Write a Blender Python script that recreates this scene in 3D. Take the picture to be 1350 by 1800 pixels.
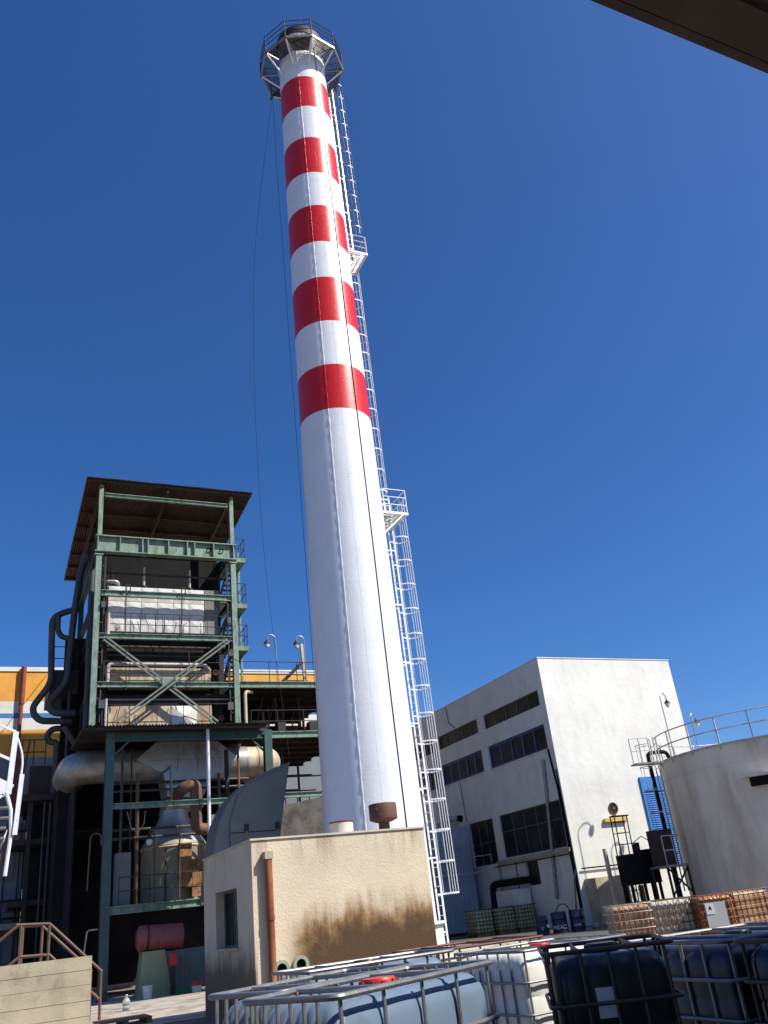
import bpy, math, random
from mathutils import Vector, Matrix
from math import sin, cos, pi, radians, sqrt
random.seed(7)
for o in list(bpy.data.objects): bpy.data.objects.remove(o)
SC = bpy.context.scene
COL = SC.collection

# ------------------------------------------------------------------ camera
cam = bpy.data.cameras.new('camera'); camo = bpy.data.objects.new('camera', cam); COL.objects.link(camo)
cam.sensor_fit = 'AUTO'; cam.sensor_width = 36.0; cam.lens = 29.6
cam.clip_start = 0.05; cam.clip_end = 6000
R3 = Matrix(((0.90913012, -0.08685064, -0.40735659), (-0.40273725, -0.43274492, -0.80655721), (-0.10623148, 0.89732313, -0.42839943)))
M4 = R3.to_4x4(); M4.translation = Vector((0, 0, 1.45)); camo.matrix_world = M4
SC.camera = camo
# ------------------------------------------------------------------ light
SUN_EL = radians(47.5); SUN_AZ = math.atan2(0.732, -0.681)
world = bpy.data.worlds.new('World'); SC.world = world; world.use_nodes = True
wn = world.node_tree.nodes; wl = world.node_tree.links
bg = wn['Background']; sky = wn.new('ShaderNodeTexSky'); sky.sky_type = 'NISHITA'; sky.sun_disc = False
sky.sun_elevation = SUN_EL; sky.sun_rotation = SUN_AZ; sky.altitude = 50; sky.air_density = 0.8; sky.dust_density = 1.2; sky.ozone_density = 10.0
hsv = wn.new('ShaderNodeHueSaturation'); hsv.inputs['Saturation'].default_value = 1.13; hsv.inputs['Hue'].default_value = 0.504
wl.new(sky.outputs[0], hsv.inputs['Color']); wl.new(hsv.outputs[0], bg.inputs[0]); bg.inputs[1].default_value = 0.109
sl = bpy.data.lights.new('sun', 'SUN'); sl.energy = 5.0; sl.angle = radians(0.53); sl.color = (1.0, 0.945, 0.85)
so = bpy.data.objects.new('sun', sl); COL.objects.link(so)
tosun = Vector((sin(SUN_AZ) * cos(SUN_EL), cos(SUN_AZ) * cos(SUN_EL), sin(SUN_EL)))
so.rotation_euler = tosun.to_track_quat('Z', 'Y').to_euler(); so.location = (40, -40, 60)
SC.view_settings.view_transform = 'Standard'; SC.view_settings.look = 'None'
SC.view_settings.exposure = 0.48; SC.view_settings.gamma = 1.0
SC.render.engine = 'CYCLES'
SC.cycles.max_bounces = 6

# ------------------------------------------------------------------ materials
def mat(name, col, rough=0.6, metal=0.0, var=0.12, vscale=3.0, c2=None, c2amt=0.5, c2scale=2.0, streak=1.0, c2soft=0.12,
        bump=0.0, bscale=40.0, coat=0.0, trans=0.0, dirt=None, dirtamt=0.0, bstretch=1.0, spec=0.5):
    m = bpy.data.materials.new(name); m.use_nodes = True
    nt = m.node_tree; N = nt.nodes; L = nt.links; b = N['Principled BSDF']
    tc = N.new('ShaderNodeTexCoord')
    def noise(scale, detail=5, sz=1.0, rgh=0.6):
        mp = N.new('ShaderNodeMapping'); mp.inputs['Scale'].default_value = (scale, scale, scale * sz)
        L.new(tc.outputs['Object'], mp.inputs[0])
        n = N.new('ShaderNodeTexNoise'); n.inputs['Scale'].default_value = 1.0; n.inputs['Detail'].default_value = detail
        n.inputs['Roughness'].default_value = rgh; L.new(mp.outputs[0], n.inputs['Vector']); return n.outputs['Fac']
    def ramp(src, a, c):
        r = N.new('ShaderNodeMapRange'); r.interpolation_type = 'SMOOTHSTEP'
        r.inputs[1].default_value = a; r.inputs[2].default_value = c; L.new(src, r.inputs[0]); return r.outputs[0]
    def mix(f, a, c):
        x = N.new('ShaderNodeMix'); x.data_type = 'RGBA'
        if isinstance(f, float): x.inputs[0].default_value = f
        else: L.new(f, x.inputs[0])
        for i, v in ((6, a), (7, c)):
            if isinstance(v, tuple): x.inputs[i].default_value = (*v, 1)
            else: L.new(v, x.inputs[i])
        return x.outputs[2]
    col = tuple(col)
    hi = tuple(min(1, c * (1 + var)) for c in col); lo = tuple(c * (1 - var) for c in col)
    out = mix(ramp(noise(vscale, 6), 0.3, 0.7), lo, hi)
    if c2 is not None:
        t = 0.75 - 0.5 * c2amt
        out = mix(ramp(noise(c2scale, 8, streak, 0.65), t - c2soft, t + c2soft), out, tuple(c2))
    if dirt is not None:
        d = ramp(noise(vscale * 3.1, 8, 0.25, 0.7), 0.5, 0.8)
        mm = N.new('ShaderNodeMath'); mm.operation = 'MULTIPLY'; mm.inputs[1].default_value = dirtamt; L.new(d, mm.inputs[0])
        out = mix(mm.outputs[0], out, tuple(dirt))
    L.new(out, b.inputs['Base Color'])
    b.inputs['Metallic'].default_value = metal; b.inputs['Specular IOR Level'].default_value = spec
    rr = N.new('ShaderNodeMapRange'); rr.inputs[3].default_value = max(0.03, rough - 0.1); rr.inputs[4].default_value = min(1, rough + 0.1)
    L.new(noise(vscale * 4, 4), rr.inputs[0]); L.new(rr.outputs[0], b.inputs['Roughness'])
    if coat: b.inputs['Coat Weight'].default_value = coat; b.inputs['Coat Roughness'].default_value = 0.12
    if trans: b.inputs['Transmission Weight'].default_value = trans
    if bump:
        bp = N.new('ShaderNodeBump'); bp.inputs['Strength'].default_value = 1.0; bp.inputs['Distance'].default_value = bump
        L.new(noise(bscale, 5, bstretch), bp.inputs['Height']); L.new(bp.outputs[0], b.inputs['Normal'])
    m['nodes_ready'] = 1
    return m

RUST = (0.16, 0.055, 0.02); DARKRUST = (0.07, 0.03, 0.015)
m_white = mat('chimney white paint', (0.74, 0.76, 0.78), 0.36, var=0.03, vscale=1.2, dirt=(0.45, 0.44, 0.42), dirtamt=0.25, bump=0.006, bscale=7, bstretch=2.0)
m_red = mat('chimney red paint', (0.56, 0.010, 0.008), 0.33, spec=0.5, var=0.06, vscale=2, bump=0.005, bscale=7, bstretch=2.6)
m_white_steel = mat('white painted steel', (0.72, 0.73, 0.74), 0.45, var=0.06, c2=RUST, c2amt=0.12, c2scale=9)
m_grey_steel = mat('grey galvanised steel', (0.30, 0.30, 0.30), 0.45, 0.6, var=0.15, c2=RUST, c2amt=0.25, c2scale=7)
m_dark_steel = mat('dark weathered steel', (0.032, 0.032, 0.033), 0.65, 0.1, spec=0.3, c2=DARKRUST, c2amt=0.4, c2scale=4)
m_black = mat('black painted steel', (0.008, 0.008, 0.009), 0.7, 0.0, var=0.3, spec=0.12)
m_green = mat('pale green painted steel', (0.165, 0.255, 0.19), 0.55, var=0.16, c2=(0.085, 0.055, 0.03), c2amt=0.30, c2scale=4, streak=0.35, dirt=(0.075, 0.085, 0.065), dirtamt=0.85)
m_greenshade = mat('shaded copy of green steel', (0.035, 0.085, 0.075), 0.45, var=0.15, c2=DARKRUST, c2amt=0.2, c2scale=4, streak=0.4)  # darker copy of the green paint, shade put into the colour
m_rustsheet = mat('rusty corrugated sheet', (0.045, 0.037, 0.031), 0.8, 0.1, var=0.25, c2=(0.10, 0.034, 0.013), c2amt=0.55, c2scale=0.8, streak=0.4, c2soft=0.2)
m_rustbeam = mat('rusty brown steel', (0.05, 0.024, 0.015), 0.75, 0.1, var=0.3)
m_silver = mat('silver cladding sheet', (0.60, 0.59, 0.55), 0.42, 0.12, var=0.08, c2=(0.40, 0.37, 0.31), c2amt=0.28, c2scale=2.5, streak=0.4, bump=0.003, bscale=6)
m_bluegalv = mat('galvanised duct sheet', (0.46, 0.47, 0.47), 0.4, 0.4, var=0.1, vscale=1.5, c2=(0.24, 0.20, 0.16), c2amt=0.26, c2scale=1.5, streak=0.5, bump=0.004, bscale=4)
m_brownduct = mat('stained insulated duct', (0.42, 0.42, 0.41), 0.4, 0.45, var=0.12, c2=(0.24, 0.18, 0.12), c2amt=0.4, c2scale=1.2, c2soft=0.25)
m_cream = mat('cream cladding with rust stains', (0.50, 0.43, 0.30), 0.55, var=0.14, c2=(0.30, 0.14, 0.045), c2amt=0.38, c2scale=2.2, streak=0.3, c2soft=0.2)
m_rustyorange = mat('orange rusted plate', (0.30, 0.15, 0.05), 0.75, var=0.3, c2=(0.12, 0.05, 0.02), c2amt=0.45, c2scale=6)
m_greygreen = mat('grey green vessel paint', (0.26, 0.26, 0.19), 0.5, var=0.15, c2=(0.36, 0.26, 0.12), c2amt=0.3, c2scale=1.5, streak=0.4, c2soft=0.25)
m_hood = mat('grey duct hood paint', (0.15, 0.16, 0.15), 0.55, 0.0, var=0.1, vscale=1.2, dirt=(0.2, 0.2, 0.19), dirtamt=0.6)
m_brownpipe = mat('brown rusted pipe', (0.17, 0.085, 0.05), 0.7, var=0.25, c2=(0.10, 0.045, 0.025), c2amt=0.4, c2scale=3)
m_greypipe = mat('grey pipe lagging', (0.06, 0.06, 0.062), 0.6, 0.1, var=0.2, vscale=2)
m_shadefill = mat('near-black shade fill', (0.018, 0.018, 0.018), 0.85, var=0.4, vscale=1, spec=0.15)  # near-black colour that paints the boiler's interior shade
m_concrete = mat('weathered concrete', (0.40, 0.345, 0.245), 0.85, var=0.14, vscale=1.5, c2=(0.20, 0.17, 0.12), c2amt=0.22, c2scale=2.5, bump=0.006, bscale=25, dirt=(0.18, 0.15, 0.1), dirtamt=0.5)
m_yard = mat('concrete yard paving', (0.20, 0.165, 0.125), 0.9, var=0.15, vscale=0.5, c2=(0.10, 0.085, 0.07), c2amt=0.34, c2scale=0.35, c2soft=0.2, bump=0.006, bscale=20)
m_whitewall = mat('white rendered wall', (0.69, 0.685, 0.635), 0.85, var=0.05, vscale=0.8, c2=(0.58, 0.57, 0.52), c2amt=0.24, c2scale=0.9, streak=0.5, c2soft=0.2, bump=0.016, bscale=3.0, dirt=(0.44, 0.41, 0.35), dirtamt=0.55)
m_glass = mat('dark window glass', (0.016, 0.023, 0.024), 0.35, spec=0.07, var=0.5, vscale=1.0, c2=(0.04, 0.05, 0.048), c2amt=0.3, c2scale=0.7)
m_bframe = mat('blue window frame', (0.015, 0.05, 0.26), 0.5)
m_gframe = mat('grey window frame', (0.10, 0.10, 0.10), 0.6)
m_orange = mat('orange wall paint', (0.72, 0.34, 0.055), 0.85, var=0.07, vscale=0.6, c2=(0.60, 0.27, 0.06), c2amt=0.3, c2scale=1.0, c2soft=0.2)
m_stripewhite = mat('white wall stripe paint', (0.66, 0.66, 0.62), 0.85, var=0.06, c2=(0.5, 0.48, 0.42), c2amt=0.25, c2scale=1.5)
m_stripeblue = mat('blue wall stripe paint', (0.06, 0.19, 0.40), 0.85, var=0.08)
m_pipebrown = mat('dark red drainpipe', (0.22, 0.035, 0.015), 0.6, var=0.2)
m_tank = mat('grey beige tank shell', (0.66, 0.61, 0.52), 0.6, var=0.06, vscale=0.5, c2=(0.40, 0.33, 0.24), c2amt=0.33, c2scale=0.9, streak=0.25, c2soft=0.2, dirt=(0.27, 0.24, 0.2), dirtamt=0.4, bump=0.004, bscale=2)
m_railgrey = mat('grey rail paint', (0.42, 0.40, 0.38), 0.5, var=0.15, c2=RUST, c2amt=0.22, c2scale=9)
m_container = mat('blue grey container paint', (0.30, 0.37, 0.44), 0.55, var=0.07, vscale=0.7, dirt=(0.2, 0.17, 0.14), dirtamt=0.5)
m_shutter = mat('bright blue shutter', (0.045, 0.19, 0.52), 0.75, spec=0.2, var=0.08)
m_yellow = mat('yellow lamp body', (0.62, 0.40, 0.07), 0.5, var=0.15)
m_fascia = mat('brown soffit boards', (0.24, 0.165, 0.125), 0.9, var=0.2)
m_beigewall = mat('beige building wall', (0.5, 0.44, 0.34), 0.9, var=0.08)
m_cage = mat('galvanised cage tube', (0.24, 0.24, 0.24), 0.42, 0.55, var=0.15, vscale=12, c2=RUST, c2amt=0.12, c2scale=10)
m_cagerust = mat('rusted cage tube', (0.07, 0.062, 0.058), 0.5, 0.4, var=0.2, vscale=8, c2=(0.16, 0.06, 0.022), c2amt=0.33, c2scale=9)
m_cagebrown = mat('brown cage tube', (0.11, 0.045, 0.035), 0.6, 0.2, var=0.2, vscale=8)
m_blueplastic = mat('grey blue container plastic', (0.135, 0.185, 0.255), 0.36, var=0.06, vscale=4, c2=(0.10, 0.13, 0.17), c2amt=0.2, c2scale=3)
m_navyplastic = mat('deep blue container plastic', (0.010, 0.016, 0.034), 0.4, var=0.08, vscale=4)
m_whiteplastic = mat('white container plastic', (0.68, 0.67, 0.62), 0.4, var=0.05, vscale=4, c2=(0.5, 0.47, 0.38), c2amt=0.22, c2scale=3)
m_blackplastic = mat('black container plastic', (0.014, 0.014, 0.015), 0.38, var=0.2, vscale=4)
m_creamplastic = mat('cream container plastic', (0.50, 0.47, 0.34), 0.45, var=0.08, c2=(0.32, 0.27, 0.16), c2amt=0.3, c2scale=3)
m_amberplastic = mat('amber stained container plastic', (0.44, 0.16, 0.04), 0.4, var=0.15, c2=(0.26, 0.075, 0.02), c2amt=0.42, c2scale=2, c2soft=0.25)
m_tanplastic = mat('tan stained container plastic', (0.44, 0.28, 0.13), 0.45, var=0.12, c2=(0.26, 0.09, 0.03), c2amt=0.42, c2scale=3, streak=0.4, c2soft=0.2)
m_limeplastic = mat('yellow green container plastic', (0.34, 0.38, 0.19), 0.4, var=0.1, c2=(0.48, 0.50, 0.40), c2amt=0.3, c2scale=2)
m_redcap = mat('red plastic cap', (0.42, 0.035, 0.02), 0.4, var=0.1)
m_wood = mat('weathered pallet wood', (0.20, 0.13, 0.075), 0.85, var=0.25, vscale=6, streak=1)
m_paper = mat('white paper label', (0.62, 0.62, 0.60), 0.7, var=0.05)
m_letter = mat('white lettering', (0.60, 0.61, 0.63), 0.6, var=0.05)
m_navydrum = mat('navy drum paint', (0.007, 0.011, 0.05), 0.45, var=0.15)
m_machred = mat('dull red motor paint', (0.24, 0.062, 0.06), 0.5, var=0.12)
m_machgreen = mat('machine green paint', (0.26, 0.30, 0.16), 0.55, var=0.1, dirt=(0.12, 0.11, 0.06), dirtamt=0.5)
m_brightred = mat('bright red enamel', (0.50, 0.03, 0.02), 0.45)
m_greentray = mat('green plastic tray', (0.02, 0.16, 0.05), 0.5)
m_brownrail = mat('brown rail paint', (0.11, 0.062, 0.04), 0.6, var=0.2, c2=RUST, c2amt=0.3, c2scale=8)
m_bottle = mat('clear bottle plastic', (0.7, 0.74, 0.75), 0.15, var=0.02, trans=0.8)
m_rope = mat('dark rope', (0.02, 0.02, 0.022), 0.9)
m_lampglass = mat('lamp globe', (0.55, 0.56, 0.5), 0.2, var=0.05)
m_stone = mat('rubble stone', (0.22, 0.20, 0.17), 0.9, var=0.2)
m_downpipe = mat('rust red downpipe', (0.20, 0.045, 0.018), 0.6, var=0.2, vscale=4, c2=(0.42, 0.20, 0.06), c2amt=0.30, c2scale=3.5, streak=0.35, c2soft=0.2)
m_ventcap = mat('rusted vent cap', (0.10, 0.035, 0.022), 0.7, var=0.2, c2=(0.45, 0.22, 0.05), c2amt=0.24, c2scale=3.5, c2soft=0.06)
m_shadewall = mat('shade-toned block wall', (0.11, 0.10, 0.085), 0.9, var=0.2, vscale=1.5, c2=(0.05, 0.045, 0.04), c2amt=0.4, c2scale=2)  # dark brown-grey stands in for shade on the block wall
m_cagedark = mat('dark wire cage', (0.035, 0.035, 0.03), 0.6, 0.3)
m_lowergrey = mat('grey blue lower wall', (0.20, 0.215, 0.235), 0.85, var=0.1, vscale=0.5)
m_bracegrey = mat('grey green brace paint', (0.13, 0.155, 0.13), 0.55, var=0.15, c2=(0.06, 0.04, 0.02), c2amt=0.25, c2scale=6)
m_palegreen = mat('pale green pipe ring', (0.30, 0.34, 0.26), 0.6, var=0.12)

def house_mat():
    m = mat('beige textured render', (0.61, 0.525, 0.385), 0.92, var=0.07, vscale=1.1, bump=0.009, bscale=26)
    nt = m.node_tree; N = nt.nodes; L = nt.links; b = N['Principled BSDF']
    src = b.inputs['Base Color'].links[0].from_socket
    tc = N.new('ShaderNodeTexCoord'); vm = N.new('ShaderNodeVectorMath'); vm.operation = 'SCALE'; vm.inputs['Scale'].default_value = 1 / 0.716; L.new(tc.outputs['Object'], vm.inputs[0]); OBJ = vm.outputs[0]
    sp = N.new('ShaderNodeSeparateXYZ'); L.new(OBJ, sp.inputs[0])
    def nz(sc, det=5, sz=1.0):
        mp = N.new('ShaderNodeMapping'); mp.inputs['Scale'].default_value = (sc, sc, sc * sz); L.new(OBJ, mp.inputs[0])
        n = N.new('ShaderNodeTexNoise'); n.inputs['Scale'].default_value = 1; n.inputs['Detail'].default_value = det; n.inputs['Roughness'].default_value = 0.65
        L.new(mp.outputs[0], n.inputs['Vector']); return n.outputs['Fac']
    def math_(op, a, c):
        x = N.new('ShaderNodeMath'); x.operation = op
        for i, v in enumerate((a, c)):
            if isinstance(v, (int, float)): x.inputs[i].default_value = v
            else: L.new(v, x.inputs[i])
        return x.outputs[0]
    def sm(v, a, c):
        r = N.new('ShaderNodeMapRange'); r.interpolation_type = 'SMOOTHSTEP'; r.inputs[1].default_value = a; r.inputs[2].default_value = c
        L.new(v, r.inputs[0]); return r.outputs[0]
    def mix(f, a, c):
        x = N.new('ShaderNodeMix'); x.data_type = 'RGBA'; L.new(f, x.inputs[0])
        for i, v in ((6, a), (7, c)):
            if isinstance(v, tuple): x.inputs[i].default_value = (*v, 1)
            else: L.new(v, x.inputs[i])
        return x.outputs[2]
    # brown burn stain rising from the foot of the wall, stronger away from the downpipe corner
    zz = math_('ADD', math_('ADD', sp.outputs[2], math_('MULTIPLY', math_('SUBTRACT', nz(0.9, 4), 0.5), -1.2)), math_('MULTIPLY', math_('SUBTRACT', nz(4.5, 6, 0.1), 0.5), -0.9))
    xs = sm(sp.outputs[0], -1.95, -0.7)
    lower = sm(zz, 2.3, 0.7)
    lift = sm(math_('ADD', sp.outputs[2], math_('MULTIPLY', nz(2.0), 0.3)), 0.42, 0.80)
    f = math_('MULTIPLY', math_('MULTIPLY', lower, xs), math_('ADD', math_('MULTIPLY', lift, 0.75), 0.2))
    f = math_('MULTIPLY', f, math_('ADD', math_('MULTIPLY', nz(1.6, 7), 1.0), 0.5))
    c = mix(sm(f, 0.04, 0.62), src, (0.25, 0.14, 0.052))
    c = mix(sm(math_('MULTIPLY', f, math_('ADD', nz(2.3, 6), 0.5)), 0.34, 0.85), c, (0.075, 0.042, 0.018))
    # side wall: darker brown towards the foot
    side = math_('MULTIPLY', sm(zz, 1.35, 0.45), sm(sp.outputs[0], -2.25, -2.34))
    c = mix(math_('MULTIPLY', side, 0.85), c, (0.065, 0.038, 0.020))
    # run-down stain below the coping
    top = math_('MULTIPLY', sm(sp.outputs[2], 2.4, 3.4), sm(nz(3.4, 7, 0.10), 0.44, 0.70))
    c = mix(math_('MULTIPLY', top, 0.6), c, (0.24, 0.17, 0.09))
    L.new(c, b.inputs['Base Color'])
    return m
m_house = house_mat()

# ------------------------------------------------------------------ mesh helpers
class MB:
    def __init__(s): s.v = []; s.f = []
    def add(s, vs, fs):
        o = len(s.v); s.v += [tuple(map(float, p)) for p in vs]; s.f += [tuple(i + o for i in f) for f in fs]; return s
    def box(s, x0, x1, y0, y1, z0, z1):
        return s.add([(x0, y0, z0), (x1, y0, z0), (x1, y1, z0), (x0, y1, z0), (x0, y0, z1), (x1, y0, z1), (x1, y1, z1), (x0, y1, z1)],
                     [(0, 3, 2, 1), (4, 5, 6, 7), (0, 1, 5, 4), (1, 2, 6, 5), (2, 3, 7, 6), (3, 0, 4, 7)])
    def beam(s, p, q, w, h, up=(0, 0, 1)):
        p = Vector(p); q = Vector(q); d = (q - p).normalized(); u = Vector(up)
        if abs(d.dot(u)) > 0.98: u = Vector((0, 1, 0))
        a = d.cross(u).normalized() * (w / 2); b = a.cross(d).normalized() * (h / 2)
        vs = [p - a - b, p + a - b, p + a + b, p - a + b, q - a - b, q + a - b, q + a + b, q - a + b]
        return s.add(vs, [(0, 3, 2, 1), (4, 5, 6, 7), (0, 1, 5, 4), (1, 2, 6, 5), (2, 3, 7, 6), (3, 0, 4, 7)])
    def tube(s, pts, r, n=8, closed=False, caps=True):
        pts = [Vector(p) for p in pts]; k = len(pts); vs = []; fs = []
        rs = r if isinstance(r, (list, tuple)) else [r] * k
        prev = None
        for i, p in enumerate(pts):
            if closed: t = pts[(i + 1) % k] - pts[i - 1]
            else: t = pts[min(i + 1, k - 1)] - pts[max(i - 1, 0)]
            t.normalize()
            if prev is None:
                u = Vector((0, 0, 1)) if abs(t.z) < 0.9 else Vector((1, 0, 0))
                a = t.cross(u).normalized()
            else:
                a = prev - t * prev.dot(t); a.normalize()
            prev = a; b = t.cross(a)
            for j in range(n):
                an = 2 * pi * j / n; vs.append(p + (a * cos(an) + b * sin(an)) * rs[i])
        for i in range(k if closed else k - 1):
            for j in range(n):
                a0 = i * n + j; a1 = i * n + (j + 1) % n; b0 = ((i + 1) % k) * n + j; b1 = ((i + 1) % k) * n + (j + 1) % n
                fs.append((a0, a1, b1, b0))
        if caps and not closed:
            fs.append(tuple(range(n - 1, -1, -1))); fs.append(tuple((k - 1) * n + j for j in range(n)))
        return s.add(vs, fs)
    def lathe(s, c, prof, n=32, a0=0.0, a1=2 * pi, caps=True):
        full = abs(a1 - a0 - 2 * pi) < 1e-6; m = n if full else n + 1; vs = []; fs = []
        for (r, z) in prof:
            for j in range(m):
                an = a0 + (a1 - a0) * j / n; vs.append((c[0] + r * cos(an), c[1] + r * sin(an), c[2] + z))
        for i in range(len(prof) - 1):
            for j in range(n):
                j1 = (j + 1) % m; fs.append((i * m + j, i * m + j1, (i + 1) * m + j1, (i + 1) * m + j))
        if caps and full:
            fs.append(tuple(range(m - 1, -1, -1))); fs.append(tuple((len(prof) - 1) * m + j for j in range(m)))
        return s.add(vs, fs)
    def prism(s, poly, d, plane='xz', off=0.0):
        # poly in the plane, extruded over d = (lo, hi) on the third axis
        n = len(poly); vs = []
        for v in d:
            for (a, b) in poly:
                vs.append((a, v, b) if plane == 'xz' else ((v, a, b) if plane == 'yz' else (a, b, v)))
        fs = [tuple(range(n)), tuple(range(2 * n - 1, n - 1, -1))] + [(i, i + n, (i + 1) % n + n, (i + 1) % n) for i in range(n)]
        return s.add(vs, fs)
    def hbeam(s, p, q, w, h, t=0.03, side=(0, 0, 1)):
        # H section: web plus two flanges; 'side' is the web's height direction
        p = Vector(p); q = Vector(q); d = (q - p).normalized(); u = Vector(side); u = (u - d * u.dot(d)).normalized()
        s.beam(p, q, t, h - 2 * t, u)
        for k in (-1, 1):
            o = u * (k * (h - t) / 2); s.beam(p + o, q + o, w, t, u)
        return s
    def build(s, name, material, parent=None, local=False, smooth=True, label=None, kind=None):
        me = bpy.data.meshes.new(name)
        o = ORG.get(parent.name, Vector()) if (parent is not None and not local) else Vector()
        k, dz = (1.0, 0.0) if local else CAM_SCALE
        me.from_pydata([(v[0] * k - o[0], v[1] * k - o[1], v[2] * k + dz - o[2]) for v in s.v], [], s.f)
        bmfix(me)
        if smooth:
            me.shade_smooth(); me.set_sharp_from_angle(angle=radians(38))
        ob = bpy.data.objects.new(name, me); COL.objects.link(ob)
        ms = material if isinstance(material, (list, tuple)) else [material]
        for m in ms: me.materials.append(m)
        if parent is not None:
            ob.parent = parent; ORG[ob.name] = o
        else:
            ORG[ob.name] = Vector()
        if label: ob['label'] = label
        if kind: ob['kind'] = kind
        return ob
import bmesh
def bmfix(me):
    bm = bmesh.new(); bm.from_mesh(me); bmesh.ops.recalc_face_normals(bm, faces=bm.faces); bm.to_mesh(me); bm.free()
ORG = {}
CAM_SCALE = [1.0, 0.0]   # world coordinates come from image pixels; scale about the camera, then height shift
def scale_about_cam(scale, z_shift):  # scales the groups that follow about the camera, sliding them along sight lines
    CAM_SCALE[0] = scale; CAM_SCALE[1] = z_shift
def thing(name, label, cat, loc, group=None, rz=0.0):
    o = bpy.data.objects.new(name, None); o.empty_display_size = 0.2; COL.objects.link(o); loc = (loc[0] * CAM_SCALE[0], loc[1] * CAM_SCALE[0], loc[2] * CAM_SCALE[0] + CAM_SCALE[1]); o.location = loc; o.rotation_euler.z = rz
    o['label'] = label; o['category'] = cat
    if group: o['group'] = group
    ORG[o.name] = Vector(loc); return o
def tag(o, label, cat, group=None):
    o['label'] = label; o['category'] = cat
    if group: o['group'] = group
    return o
def struct(o): o['kind'] = 'structure'; return o
def inst(src, loc, parent, rot=None, name=None):
    c = src.copy(); COL.objects.link(c); c.parent = parent; c.location = loc
    if rot is not None: c.rotation_euler = rot
    return c
def fillet(pts, r, n=5):
    pts = [Vector(p) for p in pts]; out = [pts[0]]
    for i in range(1, len(pts) - 1):
        a, b, c = pts[i - 1], pts[i], pts[i + 1]
        d0 = (a - b); d1 = (c - b); k = min(r, d0.length * 0.49, d1.length * 0.49)
        p0 = b + d0.normalized() * k; p1 = b + d1.normalized() * k
        for j in range(n + 1):
            t = j / n; out.append(p0 * (1 - t) ** 2 + b * 2 * t * (1 - t) + p1 * t * t)
    out.append(pts[-1]); return out
def tubepart(name, pts, r, material, parent, n=8, rf=0.0, label=None):
    if rf: pts = fillet(pts, rf)
    return MB().tube(pts, r, n).build(name, material, parent, label=label)
def railing(parent, pts, h, material, levels=(1.0, 0.5), r=0.022, spacing=1.2, pr=None, postname='post', railname='rail'):
    # posts and rails along a polyline of base points
    pts = [Vector(p) for p in pts]; pr = pr or r
    for lv in levels:
        MB().tube([p + Vector((0, 0, h * lv)) for p in pts], r, 6).build(railname, material, parent)
    for i in range(len(pts) - 1):
        a, b = pts[i], pts[i + 1]; k = max(1, round((b - a).length / spacing))
        for j in range(k + (1 if i == len(pts) - 2 else 0)):
            p = a.lerp(b, j / k); MB().tube([p, p + Vector((0, 0, h))], pr, 6).build(postname, material, parent)
def wall_holes(mb, axis, pos, u0, u1, z0, z1, holes, th):
    # wall in plane axis=pos (outer face), thickness th towards +axis, openings as (u0,u1,z0,z1)
    us = sorted({u0, u1, *[h[0] for h in holes], *[h[1] for h in holes]}); zs = sorted({z0, z1, *[h[2] for h in holes], *[h[3] for h in holes]})
    us = [u for u in us if u0 <= u <= u1]; zs = [z for z in zs if z0 <= z <= z1]
    for i in range(len(us) - 1):
        j = 0
        while j < len(zs) - 1:
            def solid(jj):
                cu = (us[i] + us[i + 1]) / 2; cz = (zs[jj] + zs[jj + 1]) / 2
                return not any(h[0] < cu < h[1] and h[2] < cz < h[3] for h in holes)
            if not solid(j): j += 1; continue
            k = j
            while k + 1 < len(zs) - 1 and solid(k + 1): k += 1
            if axis == 0: mb.box(pos, pos + th, us[i], us[i + 1], zs[j], zs[k + 1])
            else: mb.box(us[i], us[i + 1], pos, pos + th, zs[j], zs[k + 1])
            j = k + 1

# ================================================================== setting
def sm01(t): t = max(0.0, min(1.0, t)); return t * t * (3 - 2 * t)
def gz(x, y): return -0.28 * sm01((y - 26.5) / 6.5) * sm01((17.0 - x) / 5.0) * sm01((x + 40) / 20) * sm01((80 - y) / 15)
def sheet(xs, ys, dz):
    n = len(xs); return MB().add([(x, y, gz(x, y) + dz) for y in ys for x in xs], [(j * n + i, j * n + i + 1, (j + 1) * n + i + 1, (j + 1) * n + i) for j in range(len(ys) - 1) for i in range(n - 1)])
gx = [-900, -200, -60, -40, -30, -20, -10, -5] + [k * 1.0 for k in range(-2, 19)] + [25, 60, 300, 1500]
gy = [-900, -200, -40, 0, 10, 20] + [24 + 1.0 * k for k in range(14)] + [45, 60, 65, 70, 75, 80, 120, 400, 1500]
struct(sheet(gx, gy, 0).build('ground', m_yard))
struct(sheet([0.5 + 0.5 * k for k in range(15)], [19.0 + 0.5 * k for k in range(40)], 0.012).build('pavement', mat('pale concrete pavement', (0.40, 0.35, 0.29), 0.9, var=0.12, vscale=1.2, c2=(0.20, 0.165, 0.12), c2amt=0.42, c2scale=1.6, bump=0.006, bscale=20)))
struct(MB().box(18.5, 26.0, 27.0, 60.0, -0.05, 0.012).build('road', mat('dark asphalt strip', (0.07, 0.068, 0.064), 0.9, var=0.2, vscale=1.0, bump=0.005, bscale=30)))

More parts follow.
